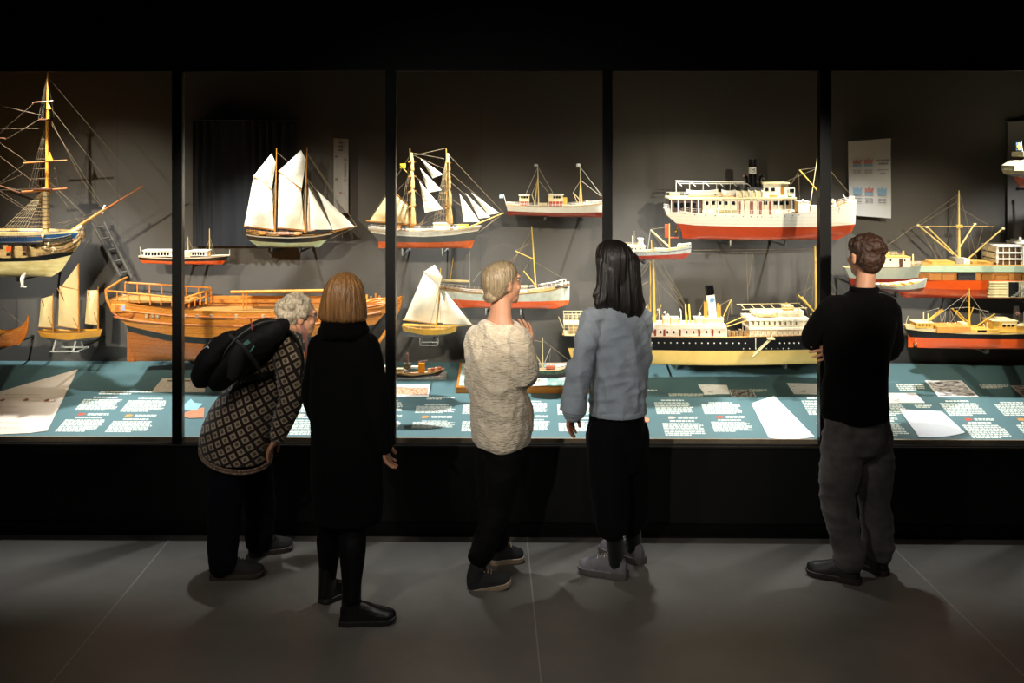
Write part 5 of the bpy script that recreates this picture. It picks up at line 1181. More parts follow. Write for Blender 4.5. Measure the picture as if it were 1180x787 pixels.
# room reflection built solid (pale ladder) at the back, behind the frigate's bowsprit
s = Ship('reflected_ladder', 'faint grey folding ladder seen mirrored in the glass behind the long bowsprit', 128, 322, 6.73, 'ladder_reflection')
LG = mat('ladder_reflection_grey', (84, 80, 74), .6)
for x0, x1 in ((106, 140), (120, 152)): s.spar('ladder_rail', (x0, 256), (x1, 320), 2.0, 2.2, LG)
for k in range(5): s.spar('rung', (111 + k * 7, 262 + k * 13), (123 + k * 7, 260 + k * 13), 1.0, 1.0, LG)
s.mount([140], 318, 2)
# ------------------------------------------------------------------ visitors
def J(px, py, Y): return at(px, py, Y)
SKIN = mat('skin_warm', (182, 132, 104), .5, var=.06, scale=20, spec=.35)
SKIN2 = mat('skin_olive', (168, 112, 84), .5, var=.06, scale=20, spec=.35)
def unit(x, y, z=0.0): return V((x, y, z)).normalized()
def headM(c, face, pitch=0.0, roll=0.0):
    f = unit(*face); ang = math.atan2(f.y, f.x) - math.pi / 2
    return Matrix.Translation(c) @ Matrix.Rotation(ang, 4, 'Z') @ Matrix.Rotation(pitch, 4, 'X') @ Matrix.Rotation(roll, 4, 'Y')
def add_head(bm, M, k=1.0):
    """skull, jaw and features; origin = head centre, +y face, chin at z=-.112"""
    M = M @ Matrix.Scale(k, 4)
    E = lambda c, r: ell(bm, c, r, M, 22, 16)
    E((0, -.012, .028), (.074, .094, .086)); E((0, .028, -.022), (.062, .066, .082)); E((0, .045, -.07), (.046, .042, .04)); E((0, .064, -.096), (.022, .02, .017))
    E((0, .074, .036), (.052, .018, .014)); E((0, .082, .012), (.011, .02, .03)); E((0, .094, -.012), (.013, .016, .011))
    for sx in (-1, 1):
        E((sx * .038, .06, -.022), (.024, .022, .02)); E((sx * .074, -.008, -.004), (.011, .019, .031)); E((sx * .076, -.012, .012), (.013, .016, .015)); E((sx * .011, .088, -.016), (.008, .01, .007))
    E((0, .082, -.052), (.022, .01, .0055)); E((0, .08, -.062), (.019, .01, .006))
def tb(bm, pts, rad, side=None, n=18, k=4, cap=True): tube(bm, pts, rad, side, n, k, cap)
def add_hand(bm, w, d, a, curl=.5, k=1.0):
    """w wrist, d pointing to the fingers, a towards the thumb; five separate fingers"""
    d = V(d).normalized(); a = V(a); a = (a - d * a.dot(d)).normalized(); nrm = d.cross(a)
    tube(bm, [w - d * .02, w, w + d * .03 * k, w + d * .065 * k, w + d * .088 * k], [(.026 * k, .02 * k), (.027 * k, .019 * k), (.036 * k, .017 * k), (.041 * k, .0145 * k), (.038 * k, .011 * k)], side=a, n=16, round_caps=True)
    for i, (L, r) in enumerate(((.070, .0088), (.079, .009), (.073, .0086), (.057, .0076))):
        off = (.0315 - .021 * i) * k; p = w + d * (.082 - .004 * abs(i - 1.2)) * k + a * off
        dd = (d + a * (.13 - .1 * i)).normalized(); pts = [p - d * .012]
        for j, f in enumerate((.44, .32, .26)):
            ang = curl * (.5 + .55 * j + .06 * i); pts.append(pts[-1] + (dd * math.cos(ang) + nrm * math.sin(ang)).normalized() * L * f * k * (1.2 if j == 0 else 1))
        tube(bm, pts, [r * k, r * k * .98, r * k * .9, r * k * .78], n=10, round_caps=True)
    p = w + d * .022 * k + a * .026 * k
    t1 = p + (d * .62 + a * .62 + nrm * .32).normalized() * .042 * k; t2 = t1 + (d * .86 + a * .18 + nrm * .42).normalized() * .034 * k; t3 = t2 + (d * .9 - a * .05 + nrm * .4).normalized() * .024 * k
    tube(bm, [p - d * .01 - a * .008, t1, t2, t3], [.0135 * k, .011 * k, .0098 * k, .008 * k], n=10, round_caps=True)
class Person:
    def __init__(s, label, foot):
        s.loc = V((foot.x, foot.y, 0)); s.root = empty('person', s.loc, label, 'person')
    def mesh(s, name, bm, m, voxel=None, smooth=2, disp=None, parent=None):
        bmesh.ops.translate(bm, vec=-s.loc, verts=bm.verts[:])
        bmesh.ops.recalc_face_normals(bm, faces=bm.faces[:])
        o = new_obj(name, bm, m)
        if voxel: remesh(o, voxel, smooth, disp)
        o.parent = parent or s.root
        return o
    def body(s, j, skin, face, pitch=0.0, hk=1.0, curl=(.5, .5), thumb=(None, None), roll=0.0, nb=(.07, .06)):
        bm = bmesh.new(); rt = (j['sR'] - j['sL']).normalized(); s.rt = rt
        up = (j['neck'] - j['pel']).normalized()
        tb(bm, [j['pel'] - up * .05, j['pel'] + up * .03, j['pel'].lerp(j['chest'], .5), j['chest'], j['chest'].lerp(j['neck'], .7)], [(.13, .1), (.14, .1), (.115, .085), (.14, .1), (.11, .07)], side=rt)
        tb(bm, [j['sL'], j['sL'].lerp(j['sR'], .5) - up * .01, j['sR']], [.04, .05, .04], n=14)
        M = headM(j['head'], face, pitch, roll); s.HM = M
        tb(bm, [j['neck'] - up * .06, j['neck'], M @ V((0, -.012, -.085)), M @ V((0, -.008, -.03))], [nb, (.5 * nb[0] + .02, .052), (.05, .05), (.05, .055)], side=rt, n=18)
        add_head(bm, M, hk)
        for S_, i in (('L', 0), ('R', 1)):
            sh, el, wr = j['s' + S_], j['e' + S_], j['w' + S_]
            tb(bm, [sh, sh.lerp(el, .5), el, el.lerp(wr, .45), wr], [.045, .042, .036, .035, .024], n=14, k=3)
            d = j.get('h' + S_, wr + (wr - el)) - wr
            add_hand(bm, wr, d, thumb[i] or (FW if d.z < 0 else -rt), curl[i], j.get('hk', 1.0))
            hp, kn, an = j['p' + S_], j['k' + S_], j['a' + S_]
            tb(bm, [hp, hp.lerp(kn, .5), kn, kn.lerp(an, .35), an], [.08, .07, .052, .05, .032], n=14, k=3)
            ft = j.get('f' + S_)
            if ft is not None:
                q_ = an.lerp(ft, .62); tb(bm, [an, V((an.x, an.y, .06)), V((q_.x, q_.y, .04))], [.03, .028, .014], n=12, k=2)
        b = s.mesh('body', bm, skin, .0036, 2)
        # eyes and mouth line
        for sx in (-1, 1):
            e2 = bmesh.new(); ell(e2, (sx * .031 * hk, .0715 * hk, .017 * hk), (.0115 * hk, .0085 * hk, .0068 * hk), M, 14, 10); s.mesh('eye', e2, mat('eye_white', (150, 142, 134), .3), parent=b)
            e3 = bmesh.new(); ell(e3, (sx * .031 * hk, .0792 * hk, .017 * hk), (.0052 * hk, .0018 * hk, .0056 * hk), M, 12, 8); s.mesh('iris', e3, mat('eye_iris', (66, 54, 42), .2), parent=b)
        e4 = bmesh.new(); tube(e4, [M @ V((-.022, .084, -.057)), M @ V((0, .0915, -.056)), M @ V((.022, .084, -.057))], [.002, .0032, .002], n=6, k=3); s.mesh('lips', e4, mat('lips', (150, 84, 76), .5), parent=b)
        return b
def shoe(P, heel, toe, m, msole, ankle=None, shaft=.0, lift=0.0, lace=None, wide=1.0, solh=.026, name='shoe', chunky=0.0):
    heel = V((heel.x, heel.y, 0)); toe = V((toe.x, toe.y, 0))
    L = (toe - heel).length; f = (toe - heel).normalized(); r = V((f.y, -f.x, 0))
    M = Matrix(((f.x, r.x, 0, heel.x), (f.y, r.y, 0, heel.y), (0, 0, 1, 0), (0, 0, 0, 1)))
    if lift: M = Matrix.Translation(toe - f * L * .28) @ Matrix.Rotation(lift, 4, r) @ Matrix.Translation(-(toe - f * L * .28)) @ M
    T = [0, .05, .16, .3, .45, .6, .74, .86, .95, 1.0]
    W = [.018, .030, .036, .035, .036, .042, .046, .043, .032, .014]; H = [.062, .082, .096, .1, .09, .074, .062, .053, .044, .033]
    bm = bmesh.new(); rs = []
    for t, w, h in zip(T, W, H):
        w *= wide; c = []
        for q in range(20):
            a = 2 * math.pi * q / 20; x, z = math.cos(a), math.sin(a)
            c.append(M @ V((t * L, w * x * (1 - .25 * max(z, 0)), solh * .7 + (h * (abs(z) ** .8) if z > 0 else .004 * z))))
        rs.append(c)
    rings(bm, rs)
    top = M @ V((.2 * L, 0, .08))
    if ankle is not None:
        tb(bm, [M @ V((.2 * L, 0, .04)), top, top.lerp(ankle, .6 if not shaft else 1.0)] + [], [(.052, .034), (.046, .034), (.044, .037)] if not shaft else [(.05, .034), (.047, .036), (.047, .046)], side=f, n=18, k=3, cap=not shaft)
    o = P.mesh(name, bm, m, .004, 2)
    b2 = bmesh.new(); lo, hi = [], []
    out = []
    for t, w in zip(T, W): out.append((t * L * 1.03 - .005, (w + .004 + chunky) * wide))
    pts = out + [(x, -w) for x, w in out[::-1]]
    def z0(x): return .004 + (.016 * max(0, (x / L - .8) / .2) ** 2)
    rings(b2, [[M @ V((x, y * .94, z0(x) - .003)) for x, y in pts], [M @ V((x, y, z0(x) + .004)) for x, y in pts], [M @ V((x, y, max(solh + chunky * 1.4, z0(x) + .012))) for x, y in pts], [M @ V((x, y * .9, max(solh + chunky * 1.4, z0(x) + .012) + .002)) for x, y in pts]])
    P.mesh('sole', b2, msole, parent=o)
    if lace:
        b3 = bmesh.new()
        for k in range(4):
            t = .36 + .075 * k; z = solh * .7 + lerp_poly(list(zip(T, H)), t)[1] * .97
            tube(b3, [M @ V((t * L, -.024, z - .006)), M @ V(((t + .02) * L, 0, z + .006)), M @ V((t * L, .024, z - .006))], [.0028] * 3, n=6, k=3)
        for sy in (-1, 1): z = solh * .7 + .098; tube(b3, [M @ V((.37 * L, 0, z)), M @ V((.36 * L, sy * .02, z + .014)), M @ V((.40 * L, sy * .034, z - .004))], [.0022] * 3, n=6, k=4)
        P.mesh('laces', b3, lace, parent=o)
    return o
def fold(amp, fx, fy, fz, seed=0, amp2=.0015):
    def f(c):
        p = V((c.x * fx, c.y * fy, c.z * fz)) + V((seed, seed * 2, 0))
        n1 = noise.noise(p); n1 = 1 - abs(n1) * 2.2
        return amp * (n1 - .3) + amp2 * noise.noise(p * 3.1)
    return f
def vring(P3, specs, axis=None, n=40):
    """rings around given centres: (centre, a, b) with a along axis (horizontal unit) and b across; returns bmesh"""
    bm = bmesh.new(); ax = V((axis.x, axis.y, 0)).normalized(); ay = V((-ax.y, ax.x, 0))
    specs = [(V(c), a, b) for c, a, b in specs]
    cs = catmull([c for c, a, b in specs], 4); ab = catmull([V((a, b)) for c, a, b in specs], 4)
    rings(bm, [[c + ax * (max(r[0], .004) * math.cos(2 * math.pi * q / n)) + ay * (max(r[1], .004) * math.sin(2 * math.pi * q / n)) for q in range(n)] for c, r in zip(cs, ab)])
    return bm
def join(bm, other):
    me = bpy.data.meshes.new('tmp'); other.to_mesh(me); other.free(); bm.from_mesh(me)
def cloth(name, c, rough=.9, sheen=.25, bump=.25, bs=400, var=.08, sc=12, c2=None):
    m = mat(name, c, rough, var=var, scale=sc, bump=bump, bscale=bs, sheen=sheen, spec=.2 if sum(c) > 90 else .06, c2=c2); return m
def hairmat(name, c, c2, rough=.45):
    m = mat(name, c, rough, c2=c2, scale=60, stretch=(2.2, 2.2, .12), bump=.5, bscale=90, spec=.4); return m

# ---- 1. bent visitor with patterned jumper
fd = unit(.78, .62); rt = V((fd.y, -fd.x, 0))
h1, t1 = floorpt(243, 667), floorpt(304, 663); h2, t2 = floorpt(288, 641), floorpt(337, 632)
p1 = Person('person with curly grey hair and glasses bending to the glass in a diamond-patterned jumper', (h1 + t1 + h2 + t2) / 4)
j = dict(pel=J(276, 500, 5.36), chest=J(314, 420, 5.42), neck=J(331, 383, 5.48), head=J(345, 365, 5.55), sR=J(331, 398, 5.31), sL=J(330, 395, 5.56), eR=J(336, 458, 5.24), wR=J(320, 504, 5.24), hR=J(308, 522, 5.26), eL=J(330, 440, 5.63), wL=J(318, 470, 5.62), hL=J(306, 486, 5.6),
         pR=J(264, 516, 5.28), pL=J(288, 516, 5.44), kR=J(259, 588, 5.26), kL=J(300, 578, 5.54), aR=V((h1.x, h1.y, .1)) + (t1 - h1) * .22, aL=V((h2.x, h2.y, .1)) + (t2 - h2) * .22, fR=t1, fL=t2)
p1.body(j, SKIN, (.88, .42), -.12, .98, (.45, .4), (V((1, .4, 0)), None))
JEAN = cloth('navy_trousers', (11, 12, 20), .85, .01)
bm = bmesh.new()
for a, k_, e_, r0 in ((j['pR'], j['kR'], j['aR'], .1), (j['pL'], j['kL'], j['aL'], .095)):
    tb(bm, [a + V((0, 0, .05)), a.lerp(k_, .5), k_, k_.lerp(e_, .55), e_ - V((0, 0, .015))], [(.095, .095), (.098, .098), (.085, .085), (.08, .08), (.088, .075)], n=20)
tb(bm, [j['pel'] + V((-.0, 0, .06)), j['pel'] - V((0, 0, .07))], [(.13, .11), (.15, .13)], side=rt, n=24, k=2)
p1.mesh('trousers', bm, JEAN, .008, 2, fold(.006, 7, 7, 12, 3))
m = cloth('diamond_knit', (30, 24, 21), .95, .2, .3, 300)
nt = m.node_tree; b = nt.nodes['Principled BSDF']; tc = nd(nt, 'ShaderNodeTexCoord'); sp = nd(nt, 'ShaderNodeSeparateXYZ'); nt.links.new(tc.outputs['Object'], sp.inputs[0])
hx = sp.outputs['X']
ca, sa = math.cos(.32), math.sin(.32)
ux = math_(nt, 'ADD', math_(nt, 'MULTIPLY', hx, ca), math_(nt, 'MULTIPLY', sp.outputs['Z'], -sa)); uz = math_(nt, 'ADD', math_(nt, 'MULTIPLY', hx, sa), math_(nt, 'MULTIPLY', sp.outputs['Z'], ca))
def tri(x, p, off=0.0): return math_(nt, 'ABSOLUTE', math_(nt, 'SUBTRACT', math_(nt, 'FRACT', math_(nt, 'ADD', math_(nt, 'DIVIDE', x, p), off)), .5))
a1 = tri(math_(nt, 'ADD', ux, uz), .064); a2 = tri(math_(nt, 'SUBTRACT', ux, uz), .064)
mxn = math_(nt, 'MAXIMUM', a1, a2)
ring = math_(nt, 'MULTIPLY', math_(nt, 'GREATER_THAN', mxn, .15), math_(nt, 'LESS_THAN', mxn, .34)); dot = math_(nt, 'LESS_THAN', mxn, .05)
msk = math_(nt, 'MAXIMUM', ring, dot)
wv = nd(nt, 'ShaderNodeTexNoise', Scale=260.0); nt.links.new(tc.outputs['Object'], wv.inputs['Vector'])
col = mixc(nt, math_(nt, 'MULTIPLY', msk, math_(nt, 'ADD', math_(nt, 'MULTIPLY', wv.outputs[0], .5), .55)), lin((38, 29, 25)), lin((158, 142, 120))); nt.links.new(col, b.inputs['Base Color'])
bm = vring(p1, [(J(271, 517, 5.36), .207, .185), (J(273, 500, 5.36), .207, .185), (J(284, 470, 5.38), .2, .18), (J(300, 440, 5.4), .18, .155), (J(314, 415, 5.42), .175, .145), (J(324, 395, 5.45), .17, .12), (J(330, 384, 5.48), .1, .085)], rt)
def shear(bm_, c0, k, z0, z1):
    for v in bm_.verts:
        w = min(1, max(0, (z1 - v.co.z) / (z1 - z0))); v.co.z -= k * (v.co - c0).dot(rt) * w
shear(bm, J(272, 517, 5.36), .24, J(272, 517, 5.36).z, J(300, 440, 5.4).z)
for S_ in 'LR':
    tb(bm, [j['s' + S_], j['s' + S_].lerp(j['e' + S_], .5), j['e' + S_], j['e' + S_].lerp(j['w' + S_], .6), j['w' + S_].lerp(j['e' + S_], .06)], [.082, .074, .066, .056, .045], n=20)
p1.mesh('jumper', bm, m, .007, 3, fold(.006, 6, 6, 9, 11))
HEM = cloth('hem_band_knit', (150, 122, 98), .95, .2, .4, 200, c2=(50, 36, 30), sc=90)
bm = bmesh.new(); c0 = J(272, 519, 5.36); pts = []
for q in range(49):
    a = 2 * math.pi * q / 48; pts.append(c0 + rt * (.209 * math.cos(a)) + fd * (.187 * math.sin(a)) + V((0, 0, -.24 * .222 * math.cos(a))))
for dz, r in ((.0, .007), (-.014, .006)): tube(bm, [p + V((0, 0, dz)) for p in pts], [r] * len(pts), n=8)
p1.mesh('hem_band', bm, HEM)
bm = bmesh.new(); c0 = j['neck'] + V((.012, .005, -.006)); tube(bm, [c0 + rt * (.072 * math.cos(a)) + fd * (.07 * math.sin(a)) + V((0, 0, -.03 * math.sin(a))) for a in [2 * math.pi * q / 24 for q in range(25)]], [(.02, .02)] * 25, n=10); p1.mesh('jumper_collar', bm, cloth('dark_collar', (34, 30, 28)))
bm = bmesh.new(); tube(bm, [J(348, 376, 5.5), J(352, 392, 5.44), J(354, 412, 5.42), J(352, 434, 5.42)], [.011, .013, .013, .01], n=10, k=4); p1.mesh('pink_trim', bm, cloth('dusty_pink_trim', (130, 84, 74)))
M = p1.HM; bm = bmesh.new()
ell(bm, (0, -.03, .045), (.092, .094, .082), M); ell(bm, (0, -.062, -.004), (.078, .062, .066), M)
for k in range(46):
    a, z = R.uniform(0, 6.28), R.uniform(-.5, 1); rr_ = math.sqrt(max(0, 1 - z * z))
    x, y = math.cos(a) * rr_, math.sin(a) * rr_
    if y > .5 and z < .55: continue
    ell(bm, (x * .086, -.03 + y * .086, .04 + z * .076), (.027, .027, .022), M, 10, 8)
p1.mesh('hair', bm, hairmat('grey_curly_hair', (178, 166, 144), (104, 94, 78), .6), .005, 1, fold(.004, 40, 40, 40, 2))
bm = bmesh.new()
for sx in (-1, 1):
    tube(bm, [M @ V((sx * .034 + .022 * math.cos(a), .094, .012 + .018 * math.sin(a))) for a in [2 * math.pi * q / 20 for q in range(21)]], [.0016] * 21, n=6); tube(bm, [M @ V((sx * .056, .092, .018)), M @ V((sx * .078, .03, .02)), M @ V((sx * .08, -.02, .012))], [.0016] * 3, n=6)
tube(bm, [M @ V((-.012, .096, .016)), M @ V((.012, .096, .016))], [.0016] * 2, n=6); p1.mesh('glasses', bm, mat('glasses_frame', (90, 70, 56), .3, metal=.6))
BR = mat('dark_hiking_shoe', (20, 17, 15), .8, var=.2, scale=60, bump=.3, bscale=90); BRS = mat('dark_brown_sole', (58, 48, 40), .7)
shoe(p1, h1, t1, BR, BRS, j['aR'], 0, 0, mat('dark_lace', (60, 52, 44), .8)); shoe(p1, h2, t2, BR, BRS, j['aL'], 0, 0, mat('dark_lace', (60, 52, 44)))
# backpack: its own thing, worn on the back
BP = mat('black_backpack_nylon', (11, 10, 11), .8, var=.15, scale=20, bump=.2, bscale=300, spec=.25)
bl = J(278, 410, 5.2); bp = empty('backpack', bl, 'black backpack with a teal patch and red tab on the bent visitor', 'backpack')
class _B: pass
pb = Person.__new__(Person); pb.loc = bl; pb.root = bp
bm = bmesh.new()
tb(bm, [J(322, 377, 5.235), J(304, 386, 5.2), J(284, 400, 5.19), J(266, 417, 5.185), J(256, 432, 5.185)], [(.05, .13), (.085, .155), (.098, .165), (.092, .165), (.07, .15)], side=V((-.6, 0, .8)), n=28, k=5)
pb.mesh('main_compartment', bm, BP, .007, 3, fold(.012, 8, 8, 8, 5, .004))
bm = bmesh.new()
tb(bm, [J(266, 391, 5.13), J(252, 404, 5.12), J(242, 420, 5.12), J(238, 434, 5.14)], [(.04, .11), (.07, .135), (.066, .135), (.04, .11)], side=V((-.6, 0, .8)), n=24, k=5)
o = pb.mesh('front_pocket', bm, BP, .007, 3, fold(.010, 9, 9, 9, 9, .004))
bm = bmesh.new(); tb(bm, [J(234, 401.6, 5.02), J(239, 399, 5.015), J(241, 401.4, 5.01), J(247, 398.6, 5.02)], [.0022, .003, .003, .0018], n=6, k=3); pb.mesh('white_mark', bm, mat('white_stitch', (200, 200, 196), .7), parent=o)
bm = bmesh.new(); tube(bm, [J(262, 381.5, 5.1), J(252, 387, 5.07), J(240, 396, 5.03), J(228, 412, 5.03)], [.003] * 4, n=6, k=5); pb.mesh('zip', bm, mat('zip_dark', (44, 42, 42), .4), parent=o)
bm = bmesh.new(); tube(bm, [J(318, 369.5, 5.11), J(300, 372, 5.06), J(278, 385, 5.03), J(262, 402, 5.02), J(252, 424, 5.03), J(254, 442, 5.07)], [.0045] * 6, n=6, k=6); pb.mesh('piping', bm, mat('piping_grey', (40, 39, 40), .6))
bm = bmesh.new(); tube(bm, [J(264, 386, 5.06), J(276, 396, 5.02), J(290, 412, 5.04), J(299, 426, 5.1)], [(.011, .004)] * 4, side=V((.7, 0, .7)), n=8, k=5); pb.mesh('compression_strap', bm, mat('strap_black', (16, 16, 17), .7))
bm = bmesh.new(); tb(bm, [J(278, 402, 5.06), J(272, 416, 5.05), J(268, 430, 5.07)], [(.03, .05), (.04, .06), (.03, .05)], side=V((.8, 0, .6)), n=18); pb.mesh('side_pocket', bm, mat('mesh_pocket', (22, 22, 23), .9, bump=.5, bscale=500))
bm = bmesh.new(); c = J(286, 399, 5.03); d1 = (J(291, 404, 5.03) - J(281, 394, 5.03)) * .5; d2 = V((-d1.z, 0, d1.x)) * .7
for sx, sy in ((1, 1),):
    q_ = [c + d1 * .8 + d2, c - d1 * .8 + d2, c - d1 - d2, c + d1 - d2]; rings(bm, [q_, [p + V((0, .06, 0)) for p in q_]])
pb.mesh('teal_patch', bm, mat('teal_patch', (70, 120, 116), .7, c2=(40, 80, 78), scale=60))
bm = bmesh.new(); tube(bm, [J(289, 368, 5.06), J(290, 374, 5.045), J(290.4, 380, 5.04)], [.004] * 3, n=6); pb.mesh('red_tab', bm, mat('red_tab', (130, 30, 26), .6))
bm = bmesh.new(); tube(bm, [J(312, 371, 5.2), J(320, 368.5, 5.23), J(327, 371, 5.28)], [.008] * 3, n=8, k=4); pb.mesh('grab_handle', bm, BP)
bm = bmesh.new(); tube(bm, [J(318, 376, 5.22), J(329, 379, 5.25), J(338, 386, 5.23), J(345, 398, 5.22), J(349, 414, 5.235), J(347, 432, 5.25)], [(.03, .008)] * 6, side=V((.3, -1, 0)), n=10, k=4); pb.mesh('shoulder_strap', bm, BP)
bm = bmesh.new(); tube(bm, [J(276, 436, 5.12), J(292, 435, 5.185), J(306, 432, 5.2), J(316, 430, 5.23)], [(.016, .006)] * 4, side=V((0, 0, 1)), n=8, k=4); pb.mesh('side_strap', bm, BP)

# ---- 2. woman in the long black coat
fd = unit(.28, .96); rt = V((fd.y, -fd.x, 0))
h1, t1 = floorpt(392, 720), floorpt(456, 716); h2, t2 = floorpt(371, 696), floorpt(400, 682)
p2 = Person('person with a smooth light-brown bob in a long black coat, tights and ankle boots', (h1 + t1 + h2 + t2) / 4)
j = dict(pel=J(399, 505, 4.87), chest=J(396, 420, 4.87), neck=J(396, 380, 4.87), head=J(398.5, 343, 4.89), sR=J(421, 400, 4.84), sL=J(370, 400, 4.92), eR=J(434, 460, 4.82), wR=J(441, 512, 4.86), hR=J(447, 536, 4.9), eL=J(362, 455, 4.98), wL=J(374, 498, 5.06),
         pR=J(408, 520, 4.84), pL=J(385, 520, 4.9), kR=J(407, 606, 4.83), kL=J(381, 604, 4.95), aR=V((h1.x, h1.y, .12)) + (t1 - h1) * .2, aL=V((h2.x, h2.y, .12)) + (t2 - h2) * .22, fR=t1, fL=t2)
p2.body(j, SKIN, (.28, .96), 0, 1.0, (.75, .5), (V((-.4, .9, 0)), None))
BLW = cloth('black_wool', (10, 9, 9), .95, .01, .3, 250); TIGHT = cloth('black_tights', (13, 11, 12), .6, .01, .1)
for S_ in 'LR':
    bm = bmesh.new(); tb(bm, [j['p' + S_], j['k' + S_], j['k' + S_].lerp(j['a' + S_], .35), j['k' + S_].lerp(j['a' + S_], .75), j['a' + S_]], [.085, .066, .064, .048, .042], n=20); p2.mesh('tights_leg', bm, TIGHT)
bm = vring(p2, [(J(400, 598, 4.88), .17, .135), (J(400, 575, 4.88), .178, .14), (J(399, 530, 4.88), .18, .145), (J(397, 480, 4.88), .178, .14), (J(395, 440, 4.88), .165, .125), (J(395, 412, 4.88), .16, .115), (J(395, 396, 4.88), .14, .1), (J(396, 384, 4.88), .085, .08), (J(396, 378, 4.88), .06, .06)], rt)
for S_ in 'LR':
    s_, e_, w_ = j['s' + S_], j['e' + S_], j['w' + S_]
    tb(bm, [s_, s_.lerp(e_, .5), e_, e_.lerp(w_, .6), w_], [.07, .066, .06, .056, .05], n=20)
p2.mesh('coat', bm, BLW, .007, 3, fold(.006, 6, 6, 3, 21))
bm = bmesh.new()
for dz, r, q_ in ((0, .034, .074), (.028, .03, .07), (-.02, .03, .085)):
    tube(bm, [j['neck'] + V((0, 0, dz + .012)) + rt * (q_ * 1.15 * math.cos(a)) + fd * (q_ * math.sin(a)) for a in [2 * math.pi * q / 28 for q in range(29)]], [r] * 29, n=12)
p2.mesh('roll_collar', bm, BLW, .006, 3, fold(.005, 14, 14, 24, 4))
M = p2.HM
def hairloft(P, M, specs, m, voxel=.005, disp=None, extra=None, name='hair', n=48):
    bm = bmesh.new(); zz = catmull([V((z, a, b)) for z, a, b, c in specs], 5); cc = catmull([V((c, 0, 0)) for z, a, b, c in specs], 5)
    rings(bm, [[M @ V((max(v[1], .003) * math.cos(2 * math.pi * q / n), c[0] + max(v[2], .003) * math.sin(2 * math.pi * q / n), v[0])) for q in range(n)] for v, c in zip(zz, cc)])
    if extra: extra(bm)
    return P.mesh(name, bm, m, voxel, 1, disp)
def strands(fr, amp, c):
    def f(co):
        a = math.atan2(co.y - c.y, co.x - c.x); return amp * noise.noise(V((math.cos(a) * fr, math.sin(a) * fr, co.z * 2.2))) + amp * .5 * noise.noise(V((math.cos(a) * fr * 2.7, math.sin(a) * fr * 2.7, co.z * 3)))
    return f
hc = M.translation - p2.loc
hairloft(p2, M, [(.126, .012, .012, -.015), (.119, .036, .044, -.015), (.098, .066, .078, -.018), (.062, .09, .098, -.022), (.01, .106, .103, -.026), (-.04, .117, .1, -.03), (-.08, .122, .095, -.034), (-.1, .116, .086, -.036), (-.112, .092, .066, -.036)], hairmat('light_brown_bob', (150, 108, 64), (84, 56, 30), .38), .005, strands(9, .005, hc))
BOOT = mat('black_leather', (13, 12, 12), .35, var=.2, bump=.1, bscale=80); RUB = mat('black_rubber', (26, 25, 24), .6)
shoe(p2, h1, t1, BOOT, RUB, j['aR'].lerp(j['kR'], .24), .02, 0, None, 1.0, .024, 'ankle_boot'); shoe(p2, h2, t2, BOOT, RUB, j['aL'].lerp(j['kL'], .24), .02, 0, None, 1.0, .024, 'ankle_boot')

# ---- 3. woman in the cream jumper
fd = unit(.5, .87); rt = V((fd.y, -fd.x, 0))
h1, t1 = floorpt(541, 677), floorpt(590, 676.5); h2, t2 = floorpt(566, 650), floorpt(603, 645)
p3 = Person('person with pinned-up blond hair in a loose cream knitted jumper and black trousers', (h1 + t1 + h2 + t2) / 4)
j = dict(pel=J(577, 500, 5.29), chest=J(573, 425, 5.27), neck=J(576, 366, 5.28), head=J(580, 327, 5.32), sR=J(597, 390, 5.2), sL=J(550, 390, 5.37), eR=J(605, 436, 5.17), wR=J(609.5, 399, 5.33), hR=J(606, 374, 5.37), eL=J(552, 445, 5.46), wL=J(586, 440, 5.5),
         pR=J(585, 517, 5.25), pL=J(567, 517, 5.33), kR=J(574, 580, 5.27), kL=J(568, 580, 5.42), aR=V((h1.x, h1.y, .15)) + (t1 - h1) * .25, aL=V((h2.x, h2.y, .11)) + (t2 - h2) * .2, fR=t1, fL=t2)
j.pop('fR')
p3.body(j, SKIN, (.84, .54), .05, 1.0, (.7, .5), (V((-.5, .6, .2)), None), .0, (.105, .075))
TR = cloth('black_trousers', (14, 13, 13), .75, .01)
bm = bmesh.new()
tb(bm, [j['pR'] + V((0, 0, .0)), j['pR'].lerp(j['kR'], .5), j['kR'], j['kR'].lerp(j['aR'], .6), j['aR'] + V((0, 0, .01))], [.085, .092, .078, .066, .062], n=20)
tb(bm, [j['pL'] + V((0, 0, .06)), j['pL'].lerp(j['kL'], .5), j['kL'], j['kL'].lerp(j['aL'], .6), j['aL'] + V((0, 0, .01))], [.09, .09, .076, .066, .062], n=20)
tb(bm, [j['pel'] + V((0, 0, .08)), j['pel'] - V((0, 0, .07))], [(.11, .1), (.115, .105)], side=rt, n=24, k=2)
p3.mesh('trousers', bm, TR, .007, 2, fold(.008, 5, 5, 13, 6))
m = cloth('cream_chunky_knit', (226, 212, 188), .95, .3, .0, c2=(196, 180, 154), sc=30)
nt = m.node_tree; b = nt.nodes['Principled BSDF']; tc = nd(nt, 'ShaderNodeTexCoord'); mp = nd(nt, 'ShaderNodeMapping'); mp.inputs['Scale'].default_value = (34, 34, 130); nt.links.new(tc.outputs['Object'], mp.inputs[0])
vo = nd(nt, 'ShaderNodeTexNoise', Scale=1.0, Detail=2.0); nt.links.new(mp.outputs[0], vo.inputs['Vector'])
mp2 = nd(nt, 'ShaderNodeMapping'); mp2.inputs['Scale'].default_value = (30, 30, 22); nt.links.new(tc.outputs['Object'], mp2.inputs[0])
vo2 = nd(nt, 'ShaderNodeTexNoise', Scale=1.0, Detail=3.0); nt.links.new(mp2.outputs[0], vo2.inputs['Vector'])
hsum = math_(nt, 'ADD', math_(nt, 'MULTIPLY', vo.outputs[0], .8), math_(nt, 'MULTIPLY', vo2.outputs[0], .9))
